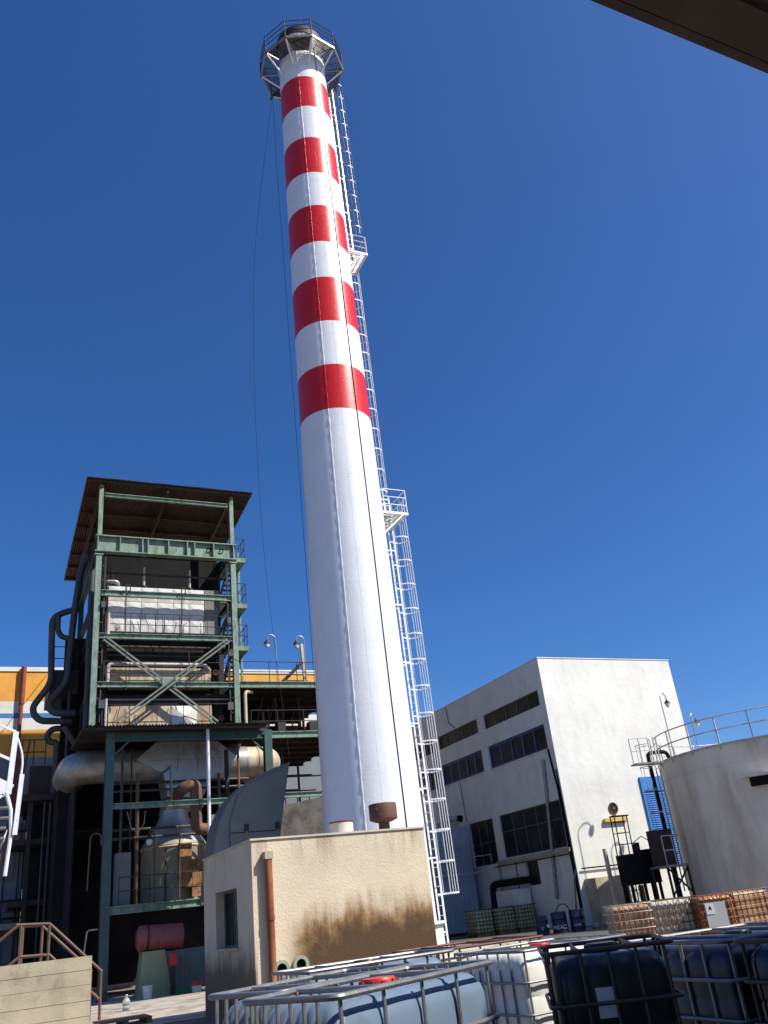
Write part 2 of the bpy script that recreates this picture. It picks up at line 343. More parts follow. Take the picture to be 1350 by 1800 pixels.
# ---- building behind the camera with the soffit seen at the top right
eb = thing('warehouse_building', 'dark brown roof soffit overhanging the top right corner of the photo', 'building', (6, -4, 0))
MB().box(-3, 22, -9, -1.6, 0, 4.0).build('wall', m_beigewall, eb)
MB().box(6.95, 23, -9.0, 0.95, 4.225, 7.6).build('shade_block', m_beigewall, eb)  # out-of-view block added to shade the right-hand cubes
MB().box(0.0, 23, -9.4, 1.162, 4.0, 4.22).build('roof', m_fascia, eb)
for k in range(9): MB().box(0.0, 23, 1.02 - 0.16 * k, 1.155 - 0.16 * k, 3.985 + 0.004 * (k % 2), 3.997).build('soffit_board', m_fascia, eb)
MB().box(0.0, 23, 1.165, 1.197, 4.0, 4.24).build('fascia_board', m_fascia, eb)

# ================================================================== chimney
CX, CY = 12.35, 28.0
def rz(z): return 1.765 - 0.0130 * z
ch = thing('chimney', 'tall white chimney with red bands', 'chimney', (CX, CY, 0))
bounds = [1.05, 20.15, 22.35, 24.65, 27.1, 29.2, 31.45, 33.6, 36.0, 38.25, 40.5, 44.2]
for i in range(len(bounds) - 1):
    a, b = bounds[i], bounds[i + 1]; k = max(2, int((b - a) / 1.1))
    prof = [(rz(a + (b - a) * t / k), a + (b - a) * t / k) for t in range(k + 1)]
    MB().lathe((CX, CY, 0), prof, 96, caps=(i in (0, 10))).build('red_band' if i % 2 else 'shaft', m_red if i % 2 else m_white, ch)
MB().lathe((CX, CY, 0), [(rz(44.2) + 0.05, 44.0), (rz(44.2) + 0.06, 44.5), (rz(44.2) - 0.1, 44.52), (rz(44.2) - 0.12, 44.1)], 64, caps=False).build('rim_band', m_dark_steel, ch)
MB().lathe((CX, CY, 0), [(1.93, 0), (1.93, 0.98), (2.05, 0.985), (2.05, 1.05), (1.77, 1.06)], 64, caps=False).build('base_flange', m_white_steel, ch)
# lumpy weld seams, horizontal weld rings and the lightning cable
def onshaft(ang, z, off=0.0):
    r = rz(z) + off; return Vector((CX + r * cos(radians(ang)), CY + r * sin(radians(ang)), z))
for ang, amp, m in ((237, 0.022, m_white), (258, 0.004, m_white)):
    bounds_s = bounds[:]
    for i in range(len(bounds_s) - 1):
        a, b = bounds_s[i], bounds_s[i + 1]; n = max(4, int((b - a) / 0.16)); pts = []; rs = []
        for t in range(n + 1):
            z = a + (b - a) * t / n; ph = (z / 0.62) % 1.0
            pts.append(onshaft(ang + random.uniform(-0.2, 0.2), z, -0.012)); rs.append(0.014 + amp * (0.35 + 0.65 * abs(sin(pi * ph))) * random.uniform(0.7, 1.15))
        MB().tube(pts, rs, 6).build('weld_seam', m_red if i % 2 else m_white, ch)
for z in [3.4 + 2.28 * k for k in range(17)]:
    ring = MB(); n = 96; pts = [onshaft(360 * j / n, z + 0.01 * sin(j * 1.7), -0.008) for j in range(n)]
    inred = any(bounds[i] < z < bounds[i + 1] for i in range(1, 11, 2))
    ring.tube(pts, 0.0105, 4, closed=True).build('weld_ring', m_red if inred else m_white, ch)
MB().tube([onshaft(284 + 0.25 * sin(z * 0.5), z, 0.022) for z in [1.2 + 0.7 * k for k in range(61)]], 0.016, 6).build('lightning_cable', m_dark_steel, ch)
# access platform at the top: ten-sided open grating
DZ = 42.4; RD = 2.2; PN = 10
TH0 = math.atan2(-CY, -CX)
def dp(k, r, z): an = TH0 + 2 * pi * (k + 0.5) / PN; return Vector((CX + r * cos(an), CY + r * sin(an), z))
ri = rz(DZ) + 0.10
for k in range(PN):
    a, b = dp(k, RD, DZ), dp(k + 1, RD, DZ)
    MB().beam(a, b, 0.06, 0.12).build('edge_beam', m_grey_steel, ch)
    MB().beam(dp(k, ri, DZ), dp(k, RD - 0.04, DZ), 0.07, 0.10).build('radial_beam', m_grey_steel, ch)
    MB().beam(dp(k, rz(DZ - 1.1), DZ - 1.05), dp(k, RD - 0.05, DZ - 0.08), 0.075, 0.055).build('strut', m_white_steel, ch)
    gb = MB(); rows = 15
    for t in range(rows):
        f = (t + 0.6) / rows; r = ri + (RD - 0.06 - ri) * f
        gb.beam(dp(k, r, DZ + 0.05) , dp(k + 1, r, DZ + 0.05), 0.022, 0.045)
    for t in (0.33, 0.66):
        gb.beam(dp(k, ri, DZ + 0.05).lerp(dp(k + 1, ri, DZ + 0.05), t), dp(k, RD - 0.05, DZ + 0.05).lerp(dp(k + 1, RD - 0.05, DZ + 0.05), t), 0.014, 0.03)
    gb.build('grating', m_dark_steel, ch, kind='stuff')
    MB().tube([a + Vector((0, 0, -0.15)), a + Vector((0, 0, 1.27))], 0.030, 6).build('post', m_dark_steel, ch)
    for h in (0.08, 0.55, 0.9, 1.25):
        MB().tube([a + Vector((0, 0, h)), b + Vector((0, 0, h))], 0.021 if h > 0.1 else 0.028, 6).build('rail', m_dark_steel, ch)
for an, h in ((TH0 + 0.15, 1.6), (TH0 - 2.2, 1.9)):
    p = Vector((CX + (rz(44)) * cos(an), CY + rz(44) * sin(an), 43.8)); MB().tube([p, p + Vector((0, 0, h))], 0.014, 5).build('lightning_rod', m_dark_steel, ch)
# pulley bracket for the ropes
MB().beam((11.5, 29.3, DZ - 0.1), (11.2, 30.0, DZ - 0.15), 0.08, 0.08).build('pulley_arm', m_dark_steel, ch)

def cage_ladder(name, label, ang, z0, z1, c0, material, rungmat, off=0.42, cr=0.36, lower_open=False):
    t = thing(name, label, 'ladder', tuple(onshaft(ang, z0, off)), 'caged ladders up the chimney')
    rad = Vector((cos(radians(ang)), sin(radians(ang)), 0)); tan = Vector((-rad.y, rad.x, 0))
    def base(z): return onshaft(ang, z, off)
    for s in (-1, 1):
        MB().beam(base(z0) + tan * 0.2 * s, base(z1) + tan * 0.2 * s, 0.028, 0.06, rad).build('side_rail', material, t)
    rung0 = None; z = z0 + 0.2
    while z < z1 - 0.1:
        p = base(z) - ORG[t.name]
        if rung0 is None:
            mb = MB(); mb.tube([-tan * 0.2, tan * 0.2], 0.011, 5); rung0 = mb.build('rung', rungmat, t, local=True); rung0.location = p
        else: inst(rung0, p, t)
        z += 0.3
    # hoops
    def hoop_pts(z):
        c = base(z) + rad * 0.38; out = []
        for j in range(13):
            an = radians(-125 + 250 * j / 12); out.append(c + rad * (cr * cos(an)) + tan * (cr * sin(an)))
        return [base(z) - tan * 0.2] + out + [base(z) + tan * 0.2]
    z = c0; k = 0
    while z <= z1 + 0.02:
        h = MB(); pts = hoop_pts(z)
        for i in range(len(pts) - 1): h.beam(pts[i], pts[i + 1], 0.012, 0.05)
        h.build('cage_hoop', material, t)
        z += 1.02
    for deg in (-90, -50, -17, 17, 50, 90):
        an = radians(deg); o = rad * (0.38 + cr * cos(an)) + tan * (cr * sin(an))
        MB().beam(base(c0) + o, base(z1) + o, 0.034, 0.010, o).build('cage_strip', material, t)
    z = z0 + 0.6
    while z < z1:
        for s in (-1, 1):
            MB().beam(onshaft(ang, z, -0.05) + tan * 0.2 * s, base(z) + tan * 0.2 * s, 0.03, 0.05).build('wall_bracket', material, t)
        z += 2.3
    return t
cage_ladder('cage_ladder', 'white caged ladder on the lowest stretch of the chimney beside the beige house', 0, 0.1, 16.9, 1.85, m_white_steel, m_white_steel)
cage_ladder('cage_ladder', 'white caged ladder between the two small chimney platforms', 24, 16.2, 29.8, 17.7, m_white_steel, m_white_steel)
cage_ladder('cage_ladder', 'grey caged ladder below the round platform at the chimney top', 6, 29.9, 42.3, 32.0, m_grey_steel, m_dark_steel)
MB().tube([onshaft(12, z, 0.3) for z in (29.5, 34, 38, 42.3)], 0.035, 6).build('conduit', m_dark_steel, ch)
MB().tube([onshaft(-8, z, 0.22) for z in (29.5, 34, 38, 42.3)], 0.022, 6).build('conduit', m_dark_steel, ch)

def chimney_platform(label, z, x1, y0, y1, material):
    x0 = CX + rz(z) - 0.35
    t = thing('rest_platform', label, 'platform', (CX + rz(z), CY, z), 'small platforms on the chimney')
    for y in (y0, y1): MB().beam((x0, y, z), (x1, y, z), 0.07, 0.11).build('deck_beam', material, t)
    MB().beam((x1 - 0.04, y0 + 0.036, z), (x1 - 0.04, y1 - 0.036, z), 0.06, 0.10).build('edge_beam', material, t)
    gm = MB(); n = 18
    for i in range(n):
        y = y0 + 0.06 + (y1 - y0 - 0.12) * i / (n - 1); gm.beam((x0 + 0.05, y, z + 0.035), (x1 - 0.08, y, z + 0.035), 0.02, 0.035)
    gm.build('grating', m_grey_steel, t, kind='stuff')
    for y in (y0, y1): MB().beam((CX + rz(z) - 0.12 if abs(y - CY) < 1 else x0, y, z - 0.92), (x1 - 0.25, y, z - 0.06), 0.075, 0.06).build('brace', material, t)
    P = [(x0 + 0.35, y0, z), (x1 - 0.03, y0, z), (x1 - 0.03, y1, z), (x0 + 0.35, y1, z)]
    railing(t, P, 1.08, material, levels=(1.0, 0.68, 0.36), r=0.020, spacing=1.3)
chimney_platform('white platform with railing on the upper chimney beside the third red band', 29.9, 14.66, 27.55, 29.0, m_white_steel)
chimney_platform('white platform with railing on the lower chimney below the lowest red band', 16.03, 14.95, 27.45, 28.9, m_white_steel)

def sag(pts, r, m, name, label):
    pts = [Vector(p) for p in pts]; out = []
    for i in range(len(pts) - 1):
        p0 = pts[max(i - 1, 0)]; p1 = pts[i]; p2 = pts[i + 1]; p3 = pts[min(i + 2, len(pts) - 1)]
        for j in range(6):
            t = j / 6; out.append(0.5 * ((2 * p1) + (p2 - p0) * t + (2 * p0 - 5 * p1 + 4 * p2 - p3) * t * t + (3 * p1 - p0 - 3 * p2 + p3) * t ** 3))
    out.append(pts[-1])
    return tag(MB().tube(out, r, 5).build(name, m), label, 'rope')
sag([(11.24, 29.9, 42.2), (10.55, 31.85, 33.7), (10.77, 33.8, 28.56), (11.27, 35.7, 22.98), (11.9, 37.3, 18.05), (12.85, 39.1, 13.07), (13.25, 39.2, 8.65)], 0.010, m_rope, 'hanging_rope', 'dark rope bowing far left from the chimney top down to the boiler platform')
sag([(11.31, 29.9, 42.15), (11.25, 29.9, 36.8), (11.26, 29.9, 31), (11.25, 29.9, 25), (11.27, 29.9, 17), (11.3, 29.95, 0.05)], 0.010, m_rope, 'hanging_rope', 'dark rope hanging straight down close to the left edge of the chimney')

# ================================================================== beige house
scale_about_cam(0.716, 0.412)
hs = thing('utility_house', 'beige rendered flat-roofed house with a brown stained foot below the chimney', 'house', (8.4, 23.66, 0))
HX0, HX1, HY0, HY1, HZ = 6.06, 10.75, 21.17, 26.15, 3.38
HB = -0.62
w = MB(); w.box(HX0, HX1, HY0, HY0 + 0.25, HB, HZ)
wall_holes(w, 0, HX0, HY0 + 0.25, HY1 - 0.25, HB, HZ, [(22.6, 24.8, 1.08, 2.44)], 0.28)
w.box(HX0, HX1, HY1 - 0.25, HY1, HB, HZ); w.box(HX1 - 0.28, HX1, HY0 + 0.25, HY1 - 0.25, HB, HZ)
w.build('wall', m_house, hs, smooth=False)
MB().box(HX0 - 0.035, HX1 + 0.035, HY0 - 0.035, HY1 + 0.035, HZ, HZ + 0.045).build('roof', mat('pale roof coping', (0.52, 0.47, 0.38), 0.8, var=0.1, dirt=(0.2, 0.15, 0.1), dirtamt=0.5), hs)
hw = MB(); X_ = HX0 + 0.23
hw.box(X_, X_ + 0.05, 22.6, 22.66, 1.08, 2.44).box(X_, X_ + 0.05, 24.74, 24.8, 1.08, 2.44).box(X_, X_ + 0.05, 22.66, 24.74, 2.38, 2.44).box(X_, X_ + 0.05, 22.66, 24.74, 1.08, 1.14).box(X_ + 0.002, X_ + 0.052, 23.58, 23.66, 1.14, 2.38).box(X_ + 0.002, X_ + 0.052, 22.66, 23.58, 1.72, 1.77)
wo = hw.build('window', m_gframe, hs)
MB().box(X_ + 0.056, X_ + 0.064, 22.62, 23.6, 1.1, 2.42).build('pane', m_glass, wo); MB().box(X_ + 0.056, X_ + 0.064, 23.63, 24.78, 1.1, 2.42).build('pane', m_glass, wo)
MB().box(HX0 - 0.05, HX0 + 0.23, 22.55, 24.85, 1.03, 1.078).build('sill', m_house, hs)
py = HY0 - 0.115
MB().lathe((6.435, py, 0), [(0.088, -0.58), (0.088, 1.62)], 14).build('downpipe', m_downpipe, hs)
MB().lathe((6.435, py, 0), [(0.093, 1.68), (0.093, 2.93)], 14).build('downpipe', m_downpipe, hs)
MB().lathe((6.435, py, 0), [(0.102, 1.60), (0.102, 1.70)], 14).build('pipe_collar', m_downpipe, hs)
MB().box(6.33, 6.54, py - 0.1, HY0 - 0.002, 2.93, 3.10).build('pipe_outlet', m_concrete, hs)
for (x, z) in ((6.66, 0.56), (7.13, 0.60)):
    ring = MB(); n = 28
    ring.lathe((0, 0, 0), [(0.12, 0.0), (0.12, 0.10), (0.19, 0.10), (0.19, 0.0)], n, caps=False)
    ring.v = [(x + a, HY0 - c, z + b) for a, b, c in ring.v]
    ro = ring.build('pipe_ring', m_palegreen, hs)
    d = MB(); d.lathe((0, 0, 0), [(0.119, 0.01), (0.119, 0.02)], n); d.v = [(x + a, HY0 - c, z + b) for a, b, c in d.v]; d.build('pipe_hole', m_black, ro)
tubepart('drain_valve', [(6.62, HY0 - 0.02, 0.5), (6.6, HY0 - 0.22, 0.52), (6.6, HY0 - 0.24, -0.5)], 0.035, m_rustbeam, hs, 8, 0.08)
tag(MB().lathe((10.14, 22.3, HZ + 0.045), [(0.15, 0.0), (0.15, 0.27), (0.26, 0.30), (0.36, 0.34), (0.385, 0.36), (0.385, 0.74), (0.37, 0.76), (0.06, 0.77)], 36).build('roof_vent', m_ventcap), 'rust brown mushroom roof vent with yellow flakes on the beige house', 'vent')
vs = thing('roof_vent', 'short cream vent stub with rusty rim on the beige house', 'vent', (9.0, 22.6, HZ + 0.045))
MB().lathe((9.0, 22.6, HZ + 0.045), [(0.32, 0.0), (0.32, 0.36)], 32).build('stub', mat('cream vent paint', (0.6, 0.56, 0.44), 0.6, var=0.06), vs)
MB().lathe((9.0, 22.6, HZ + 0.045), [(0.327, 0.36), (0.335, 0.40), (0.30, 0.405)], 32).build('rim', m_pipebrown, vs)

scale_about_cam(1.0, 0.0)
# ================================================================== white building
wb = thing('white_building', 'white rendered block with dark strip windows at the right', 'building', (25, 34.4, 0))
BX, BY, BX1, BY1, BZ = 25.0, 34.4, 33.57, 66.0, 12.24
bays = [(34.88, 40.43), (41.1, 45.95), (46.65, 51.5), (52.2, 57.0)]
holes = []
for (a, b) in bays: holes += [(a, b, 9.97, 10.75), (a, b, 7.84, 9.05)]
holes += [(34.78, 40.4, 3.36, 5.45), (41.05, 43.65, 3.2, 5.44), (44.3, 47, 3.36, 5.45), (37.45, 38.6, 1.93, 3.0)]
w = MB(); wall_holes(w, 0, BX, BY + 0.3, BY1, 0, BZ, holes, 0.3); w.box(BX, BX1, BY, BY + 0.3, 0, BZ); w.box(BX1 - 0.3, BX1, BY + 0.3, BY1, 0, BZ)
w.build('wall', m_whitewall, wb, smooth=False)
MB().box(BX + 0.3, BX1 - 0.3, BY + 0.3, BY1, BZ - 0.3, BZ - 0.05).build('roof', m_concrete, wb)
MB().box(BX - 0.03, BX1 + 0.03, BY - 0.03, BY1, BZ, BZ + 0.04).build('coping', m_whitewall, wb)
def strip_window(y0, y1, z0, z1, n, fm, transom=None):
    f = MB(); xx = BX + 0.10; t = 0.11 if fm is m_bframe else 0.05
    f.box(xx, xx + 0.06, y0, y1, z0, z0 + t).box(xx, xx + 0.06, y0, y1, z1 - t, z1)
    for i in range(n + 1):
        y = y0 + t / 2 + (y1 - y0 - t) * i / n; f.box(xx + 0.002, xx + 0.058, y - t / 2, y + t / 2, z0 + t, z1 - t)
    if transom: f.box(xx + 0.004, xx + 0.056, y0 + t, y1 - t, transom - 0.02, transom + 0.02)
    fo = f.build('window', fm, wb)
    for i in range(n):
        a = y0 + (y1 - y0) * i / n + 0.01; b = y0 + (y1 - y0) * (i + 1) / n - 0.01
        tilt = random.uniform(-0.012, 0.012)
        for (c, d) in ([(z0, transom - 0.004), (transom + 0.004, z1)] if transom else [(z0, z1)]):
            p = MB(); p.add([(xx + 0.03 + tilt, a, c), (xx + 0.03 - tilt, b, c), (xx + 0.03 - tilt, b, d), (xx + 0.03 + tilt, a, d), (xx + 0.036 + tilt, a, c), (xx + 0.036 - tilt, b, c), (xx + 0.036 - tilt, b, d), (xx + 0.036 + tilt, a, d)],
                             [(0, 1, 2, 3), (7, 6, 5, 4), (0, 4, 5, 1), (1, 5, 6, 2), (2, 6, 7, 3), (3, 7, 4, 0)])
            p.build('pane', m_glass, fo, smooth=False)
for (a, b) in bays:
    strip_window(a, b, 9.97, 10.75, 5, m_gframe); strip_window(a, b, 7.84, 9.05, 5, m_bframe)
    MB().box(BX - 0.05, BX + 0.1, a - 0.03, b + 0.03, 7.78, 7.838).build('sill', m_whitewall, wb)
strip_window(34.78, 40.4, 3.36, 5.45, 5, m_gframe, 4.62)
strip_window(41.05, 43.65, 3.2, 5.44, 3, m_gframe, 4.3); strip_window(44.3, 47, 3.36, 5.45, 3, m_gframe, 4.3)
MB().box(BX - 0.14, BX, 34.5, 41.0, 3.14, 3.30).build('ledge', m_concrete, wb)
MB().box(BX + 0.14, BX + 0.2, 37.45, 38.6, 1.93, 3.0).build('hatch', m_dark_steel, wb)
# interior darkness
MB().box(BX + 1.6, BX + 1.7, BY + 0.6, BY1 - 1, 0, BZ - 0.4).build('inner_wall', m_concrete, wb)
MB().box(BX + 0.3, BX + 1.6, BY + 0.3, BY1 - 1, 6.4, 6.6).build('floor_slab', m_concrete, wb)
tubepart('drain_pipe', [(BX - 0.10, 35.33, 7.4), (BX - 0.10, 36.24, 1.22)], 0.085, m_grey_steel, wb, 10)
tubepart('cable', [(BX - 0.04, 34.86, 7.8), (BX - 0.05, 34.62, 6.0), (BX - 0.05, 34.6, 3.3), (BX - 0.06, 34.55, 0.2)], 0.05, m_black, wb, 6)
tubepart('cable', [(BX - 0.03, 34.52, 6.8), (BX - 0.04, 34.48, 3.0), (BX - 0.05, 34.5, 0.1)], 0.03, m_black, wb, 6)
tubepart('cable', [(BX - 0.03, 43.9, 7.7), (BX - 0.04, 43.75, 5.6)], 0.018, m_black, wb, 5)
tubepart('cable', [(BX - 0.03, 44.4, 12.2), (BX - 0.05, 44.2, 11.2), (BX - 0.04, 43.6, 10.8)], 0.018, m_black, wb, 5)
for y in (39.4, 41.0): tubepart('cable', [(BX - 0.03, y, 3.1), (BX - 0.03, y + 0.05, 0.2)], 0.02, m_black, wb, 5)
tubepart('ledge_pipe', [(BX - 0.16, 34.6, 3.02), (BX - 0.16, 41.2, 3.02)], 0.03, m_black, wb, 6)
tag(tubepart('black_duct', [(BX - 0.02, 38.0, 2.2), (BX - 0.5, 38.1, 2.2), (BX - 0.6, 41.0, 2.2), (BX - 0.7, 41.0, 0.3)], 0.17, m_black, None, 12, 0.3), 'black pipe leaving the wall hatch and turning down behind the green cubes', 'pipe')
tag(MB().box(24.1, 24.85, 38.3, 40.3, 0.0, 1.85).build('wall_cabinet', m_whitewall), 'plain grey cabinet against the white building behind the black pipe', 'cabinet')
# front wall fittings
fan = thing('wall_fan', 'round rusty wall fan on the sunlit white wall', 'fan', (27.75, BY, 4.84))
def disc_y(name, x, y, z, prof, m, par, n=28):
    mb = MB().lathe((0, 0, 0), prof, n); mb.v = [(x + a, y - c, z + b) for a, b, c in mb.v]; return mb.build(name, m, par)
disc_y('housing', 27.75, BY, 4.84, [(0.27, 0.0), (0.27, 0.05), (0.22, 0.05), (0.215, 0.01)], m_rustbeam, fan)
for k in range(4):
    a = k * pi / 2 + 0.4; mb = MB(); mb.beam((27.75 + 0.05 * cos(a), BY - 0.035, 4.84 + 0.05 * sin(a)), (27.75 + 0.2 * cos(a), BY - 0.03, 4.84 + 0.2 * sin(a)), 0.1, 0.008, (0.2, 1, 0.2)); mb.build('blade', m_dark_steel, fan)
disc_y('hub', 27.75, BY - 0.03, 4.84, [(0.055, 0.0), (0.055, 0.03)], m_machred, fan, 12)
fx = thing('wall_light', 'long yellow tube light fitting on the sunlit white wall', 'lamp', (27.7, BY, 4.33))
MB().box(27.02, 28.36, BY - 0.16, BY - 0.03, 4.24, 4.40).build('body', m_yellow, fx); MB().box(27.3, 28.1, BY - 0.03, BY, 4.28, 4.36).build('bracket', m_yellow, fx); MB().tube([(27.75, BY - 0.04, 4.4), (27.75, BY - 0.02, 4.57)], 0.012, 5).build('wire', m_black, fx)
sh = thing('blue_shutter', 'bright blue louvred shutter on the white wall behind the tank', 'shutter', (31, BY, 2.05))
MB().box(29.7, 29.78, BY - 0.09, BY - 0.003, 2.07, 6.2).build('frame', m_shutter, sh); MB().box(32.42, 32.5, BY - 0.09, BY - 0.003, 2.07, 6.2).build('frame', m_shutter, sh); MB().box(29.78, 32.42, BY - 0.09, BY - 0.003, 5.52, 6.2).build('top_panel', m_shutter, sh)
MB().box(29.78, 32.42, BY - 0.012, BY - 0.003, 2.07, 5.52).build('backing', m_shutter, sh)
s0 = None
for k in range(34):
    z = 2.12 + k * 0.1
    if s0 is None: s0 = MB().add([(-1.31, -0.075, -0.045), (1.31, -0.075, -0.045), (1.31, -0.02, 0.045), (-1.31, -0.02, 0.045), (-1.31, -0.062, -0.05), (1.31, -0.062, -0.05), (1.31, -0.014, 0.04), (-1.31, -0.014, 0.04)], [(0, 1, 2, 3), (7, 6, 5, 4), (0, 4, 5, 1), (1, 5, 6, 2), (2, 6, 7, 3), (3, 7, 4, 0)]).build('slat', m_shutter, sh, local=True, smooth=False); s0.location = (0.1, 0, z - 2.05)
    else: inst(s0, (0.1, 0, z - 2.05), sh)

# ================================================================== round tank
TX, TY, TR, TZ = 30.2, 26.6, 4.5, 5.98
tk = thing('storage_tank', 'large round grey beige storage tank at the right edge', 'tank', (TX, TY, 0))
MB().lathe((TX, TY, 0), [(TR, 0), (TR, 2.6), (TR, TZ - 0.75)], 96, caps=False).build('shell', m_tank, tk)
MB().lathe((TX, TY, 0), [(TR + 0.012, TZ - 0.75), (TR + 0.012, TZ)], 96, caps=False).build('shell', m_tank, tk)
MB().lathe((TX, TY, 0), [(TR + 0.012, TZ + 0.003), (TR * 0.6, TZ + 0.25), (0.2, TZ + 0.4)], 96).build('roof', m_tank, tk)
MB().lathe((TX, TY, 0), [(TR + 0.013, TZ - 0.06), (TR + 0.06, TZ - 0.06), (TR + 0.06, TZ + 0.02), (TR + 0.013, TZ + 0.02)], 96, caps=False).build('rim', m_railgrey, tk)
def tp(deg, r, z): return Vector((TX + r * cos(radians(deg)), TY + r * sin(radians(deg)), z))
RR = TR + 0.02
nP = 22
for k in range(nP):
    a = 360 * k / nP + 4
    MB().beam(tp(a, RR, TZ - 0.2), tp(a, RR, TZ + 1.05), 0.05, 0.05, tp(a, 1, 0) - tp(a, 0, 0)).build('post', m_railgrey, tk)
for h in (1.05, 0.55): MB().tube([tp(360 * j / 96, RR, TZ + h) for j in range(96)], 0.026, 6, closed=True).build('rail', m_railgrey, tk)
# framed side hatch facing the yard
n_ = Vector((-0.74, -0.67, 0)).normalized()
ha = math.degrees(math.atan2(23.2 - TY, 25.9 - TX))
hm = MB(); hh = MB()
for (za, zb, wd, pr, mm, nm) in ((4.58, 4.66, 1.25, 0.34, m_tank, 'hatch_hood'), (4.26, 4.58, 1.0, 0.06, m_black, 'hatch_opening')):
    c = tp(222.5, TR - 0.05, 0); rad = (tp(222.5, 1, 0) - tp(222.5, 0, 0)).normalized(); tn = Vector((-rad.y, rad.x, 0)); mb = MB()
    p = [c - tn * wd, c + tn * wd, c + tn * wd + rad * (pr + 0.18), c - tn * wd + rad * (pr + 0.18)]
    mb.add([(q.x, q.y, za) for q in p] + [(q.x, q.y, zb) for q in p], [(0, 3, 2, 1), (4, 5, 6, 7), (0, 1, 5, 4), (1, 2, 6, 5), (2, 3, 7, 6), (3, 0, 4, 7)]); mb.build(nm, mm, tk)
# vertical black riser pipe and side ladder on the tank's left
la = 151.0
tag(tubepart('riser_pipe', [tp(la - 8, TR - 0.5, TZ + 0.15), tp(la - 8, TR - 0.4, TZ + 0.5), tp(la - 4, TR + 0.42, TZ + 0.5), tp(la - 4, TR + 0.42, 0.0)], 0.085, m_black, None, 10, 0.2), 'black riser pipe bent over the rim of the round tank', 'pipe')
tl = thing('tank_ladder', 'grey caged ladder on the left side of the round tank', 'ladder', tuple(tp(la + 6, TR + 0.5, 1.2)))
lr = (tp(la + 6, 1, 0) - tp(la + 6, 0, 0)).normalized(); lt = Vector((-lr.y, lr.x, 0)); lb = tp(la + 6, TR + 0.35, 0)
for s in (-1, 1): MB().beam(lb + lt * 0.22 * s + Vector((0, 0, 1.0)), lb + lt * 0.22 * s + Vector((0, 0, TZ + 1.0)), 0.05, 0.03).build('side_rail', m_railgrey, tl)
for k in range(19): MB().tube([lb + lt * -0.22 + Vector((0, 0, 1.2 + 0.3 * k)), lb + lt * 0.22 + Vector((0, 0, 1.2 + 0.3 * k))], 0.012, 5).build('rung', m_railgrey, tl)
for z in (3.1, 4.0, 4.9, 5.8, 6.7):
    pts = [lb + lr * (0.36 + 0.36 * cos(radians(d))) + lt * 0.36 * sin(radians(d)) + Vector((0, 0, z)) for d in range(-130, 131, 20)]
    MB().tube(pts, 0.016, 5).build('cage_hoop', m_railgrey, tl)
for d in (-70, 0, 70):
    q = lb + lr * (0.36 + 0.36 * cos(radians(d))) + lt * 0.36 * sin(radians(d)); MB().tube([q + Vector((0, 0, 3.1)), q + Vector((0, 0, 6.7))], 0.014, 5).build('cage_strip', m_railgrey, tl)
# small landing with railing beside the ladder
lp = thing('landing', 'small grey steel landing with railing left of the round tank', 'platform', tuple(tp(la + 10, TR + 0.9, 0)))
c = tp(la + 12, TR + 0.75, 0)
MB().box(c.x - 0.9, c.x + 0.2, c.y - 0.5, c.y + 0.5, 1.9, 1.98).build('deck', m_grey_steel, lp)
MB().box(c.x - 0.75, c.x + 0.1, c.y - 0.05, c.y + 0.45, 1.98, 3.3).build('cabinet', m_dark_steel, lp)
for (dx, dy) in ((-0.85, -0.45), (0.15, -0.45), (-0.85, 0.45), (0.15, 0.45)):
    MB().beam((c.x + dx, c.y + dy, 0), (c.x + dx, c.y + dy, 1.9), 0.07, 0.07).build('leg', m_dark_steel, lp)
MB().beam((c.x - 0.85, c.y - 0.45, 0.9), (c.x + 0.15, c.y - 0.45, 1.85), 0.05, 0.05).build('brace', m_dark_steel, lp); MB().beam((c.x + 0.15, c.y - 0.49, 0.9), (c.x - 0.85, c.y - 0.49, 1.85), 0.05, 0.05).build('brace', m_dark_steel, lp)
railing(lp, [(c.x - 0.85, c.y - 0.48, 1.98), (c.x + 0.15, c.y - 0.48, 1.98)], 1.05, m_railgrey, spacing=0.5)
c2 = c + Vector((-0.6, 0.2, 0))
up = thing('upper_walkway', 'grey handrail corner sticking out at the rim of the round tank', 'railing', (c2.x, c2.y, TZ))
railing(up, [(c2.x - 0.35, c2.y - 0.2, TZ - 0.1), (c2.x + 0.5, c2.y - 0.35, TZ - 0.1)], 1.0, m_railgrey, spacing=0.42, r=0.02)
MB().beam((c2.x - 0.35, c2.y - 0.2, TZ - 0.14), (c2.x + 0.9, c2.y - 0.4, TZ - 0.14), 0.5, 0.06).build('deck', m_grey_steel, up)

def hook_lamp(label, base, h, dirv, reach, m=None, group=None, r=0.024):
    b = Vector(base); d = Vector(dirv).normalized(); t = thing('yard_lamp', label, 'lamp', tuple(b), group)
    pts = [b, b + Vector((0, 0, h - reach * 0.55))] + [b + Vector((0, 0, h - reach * 0.55)) + d * (reach / 2 * (1 - cos(a))) + Vector((0, 0, reach * 0.55 * sin(a))) for a in [pi * k / 10 for k in range(1, 10)]]
    pts.append(pts[-1] + Vector((0, 0, -0.12)) + d * 0.01); MB().tube(pts, r, 8).build('pole', m or m_grey_steel, t)
    e = pts[-1]
    MB().lathe((e.x, e.y, e.z), [(0.03, 0.05), (0.05, 0.02), (0.135, -0.10), (0.14, -0.13), (0.11, -0.13)], 18).build('hood', m_dark_steel, t)
    MB().lathe((e.x, e.y, e.z), [(0.105, -0.131), (0.11, -0.2), (0.085, -0.29), (0.03, -0.33)], 18).build('globe', m_lampglass, t)
hook_lamp('taller curved lamp on the round tank, in front of the white wall', (29.12, 30.95, TZ - 0.5), 4.1, (0.9, 0.35, 0), 0.62)
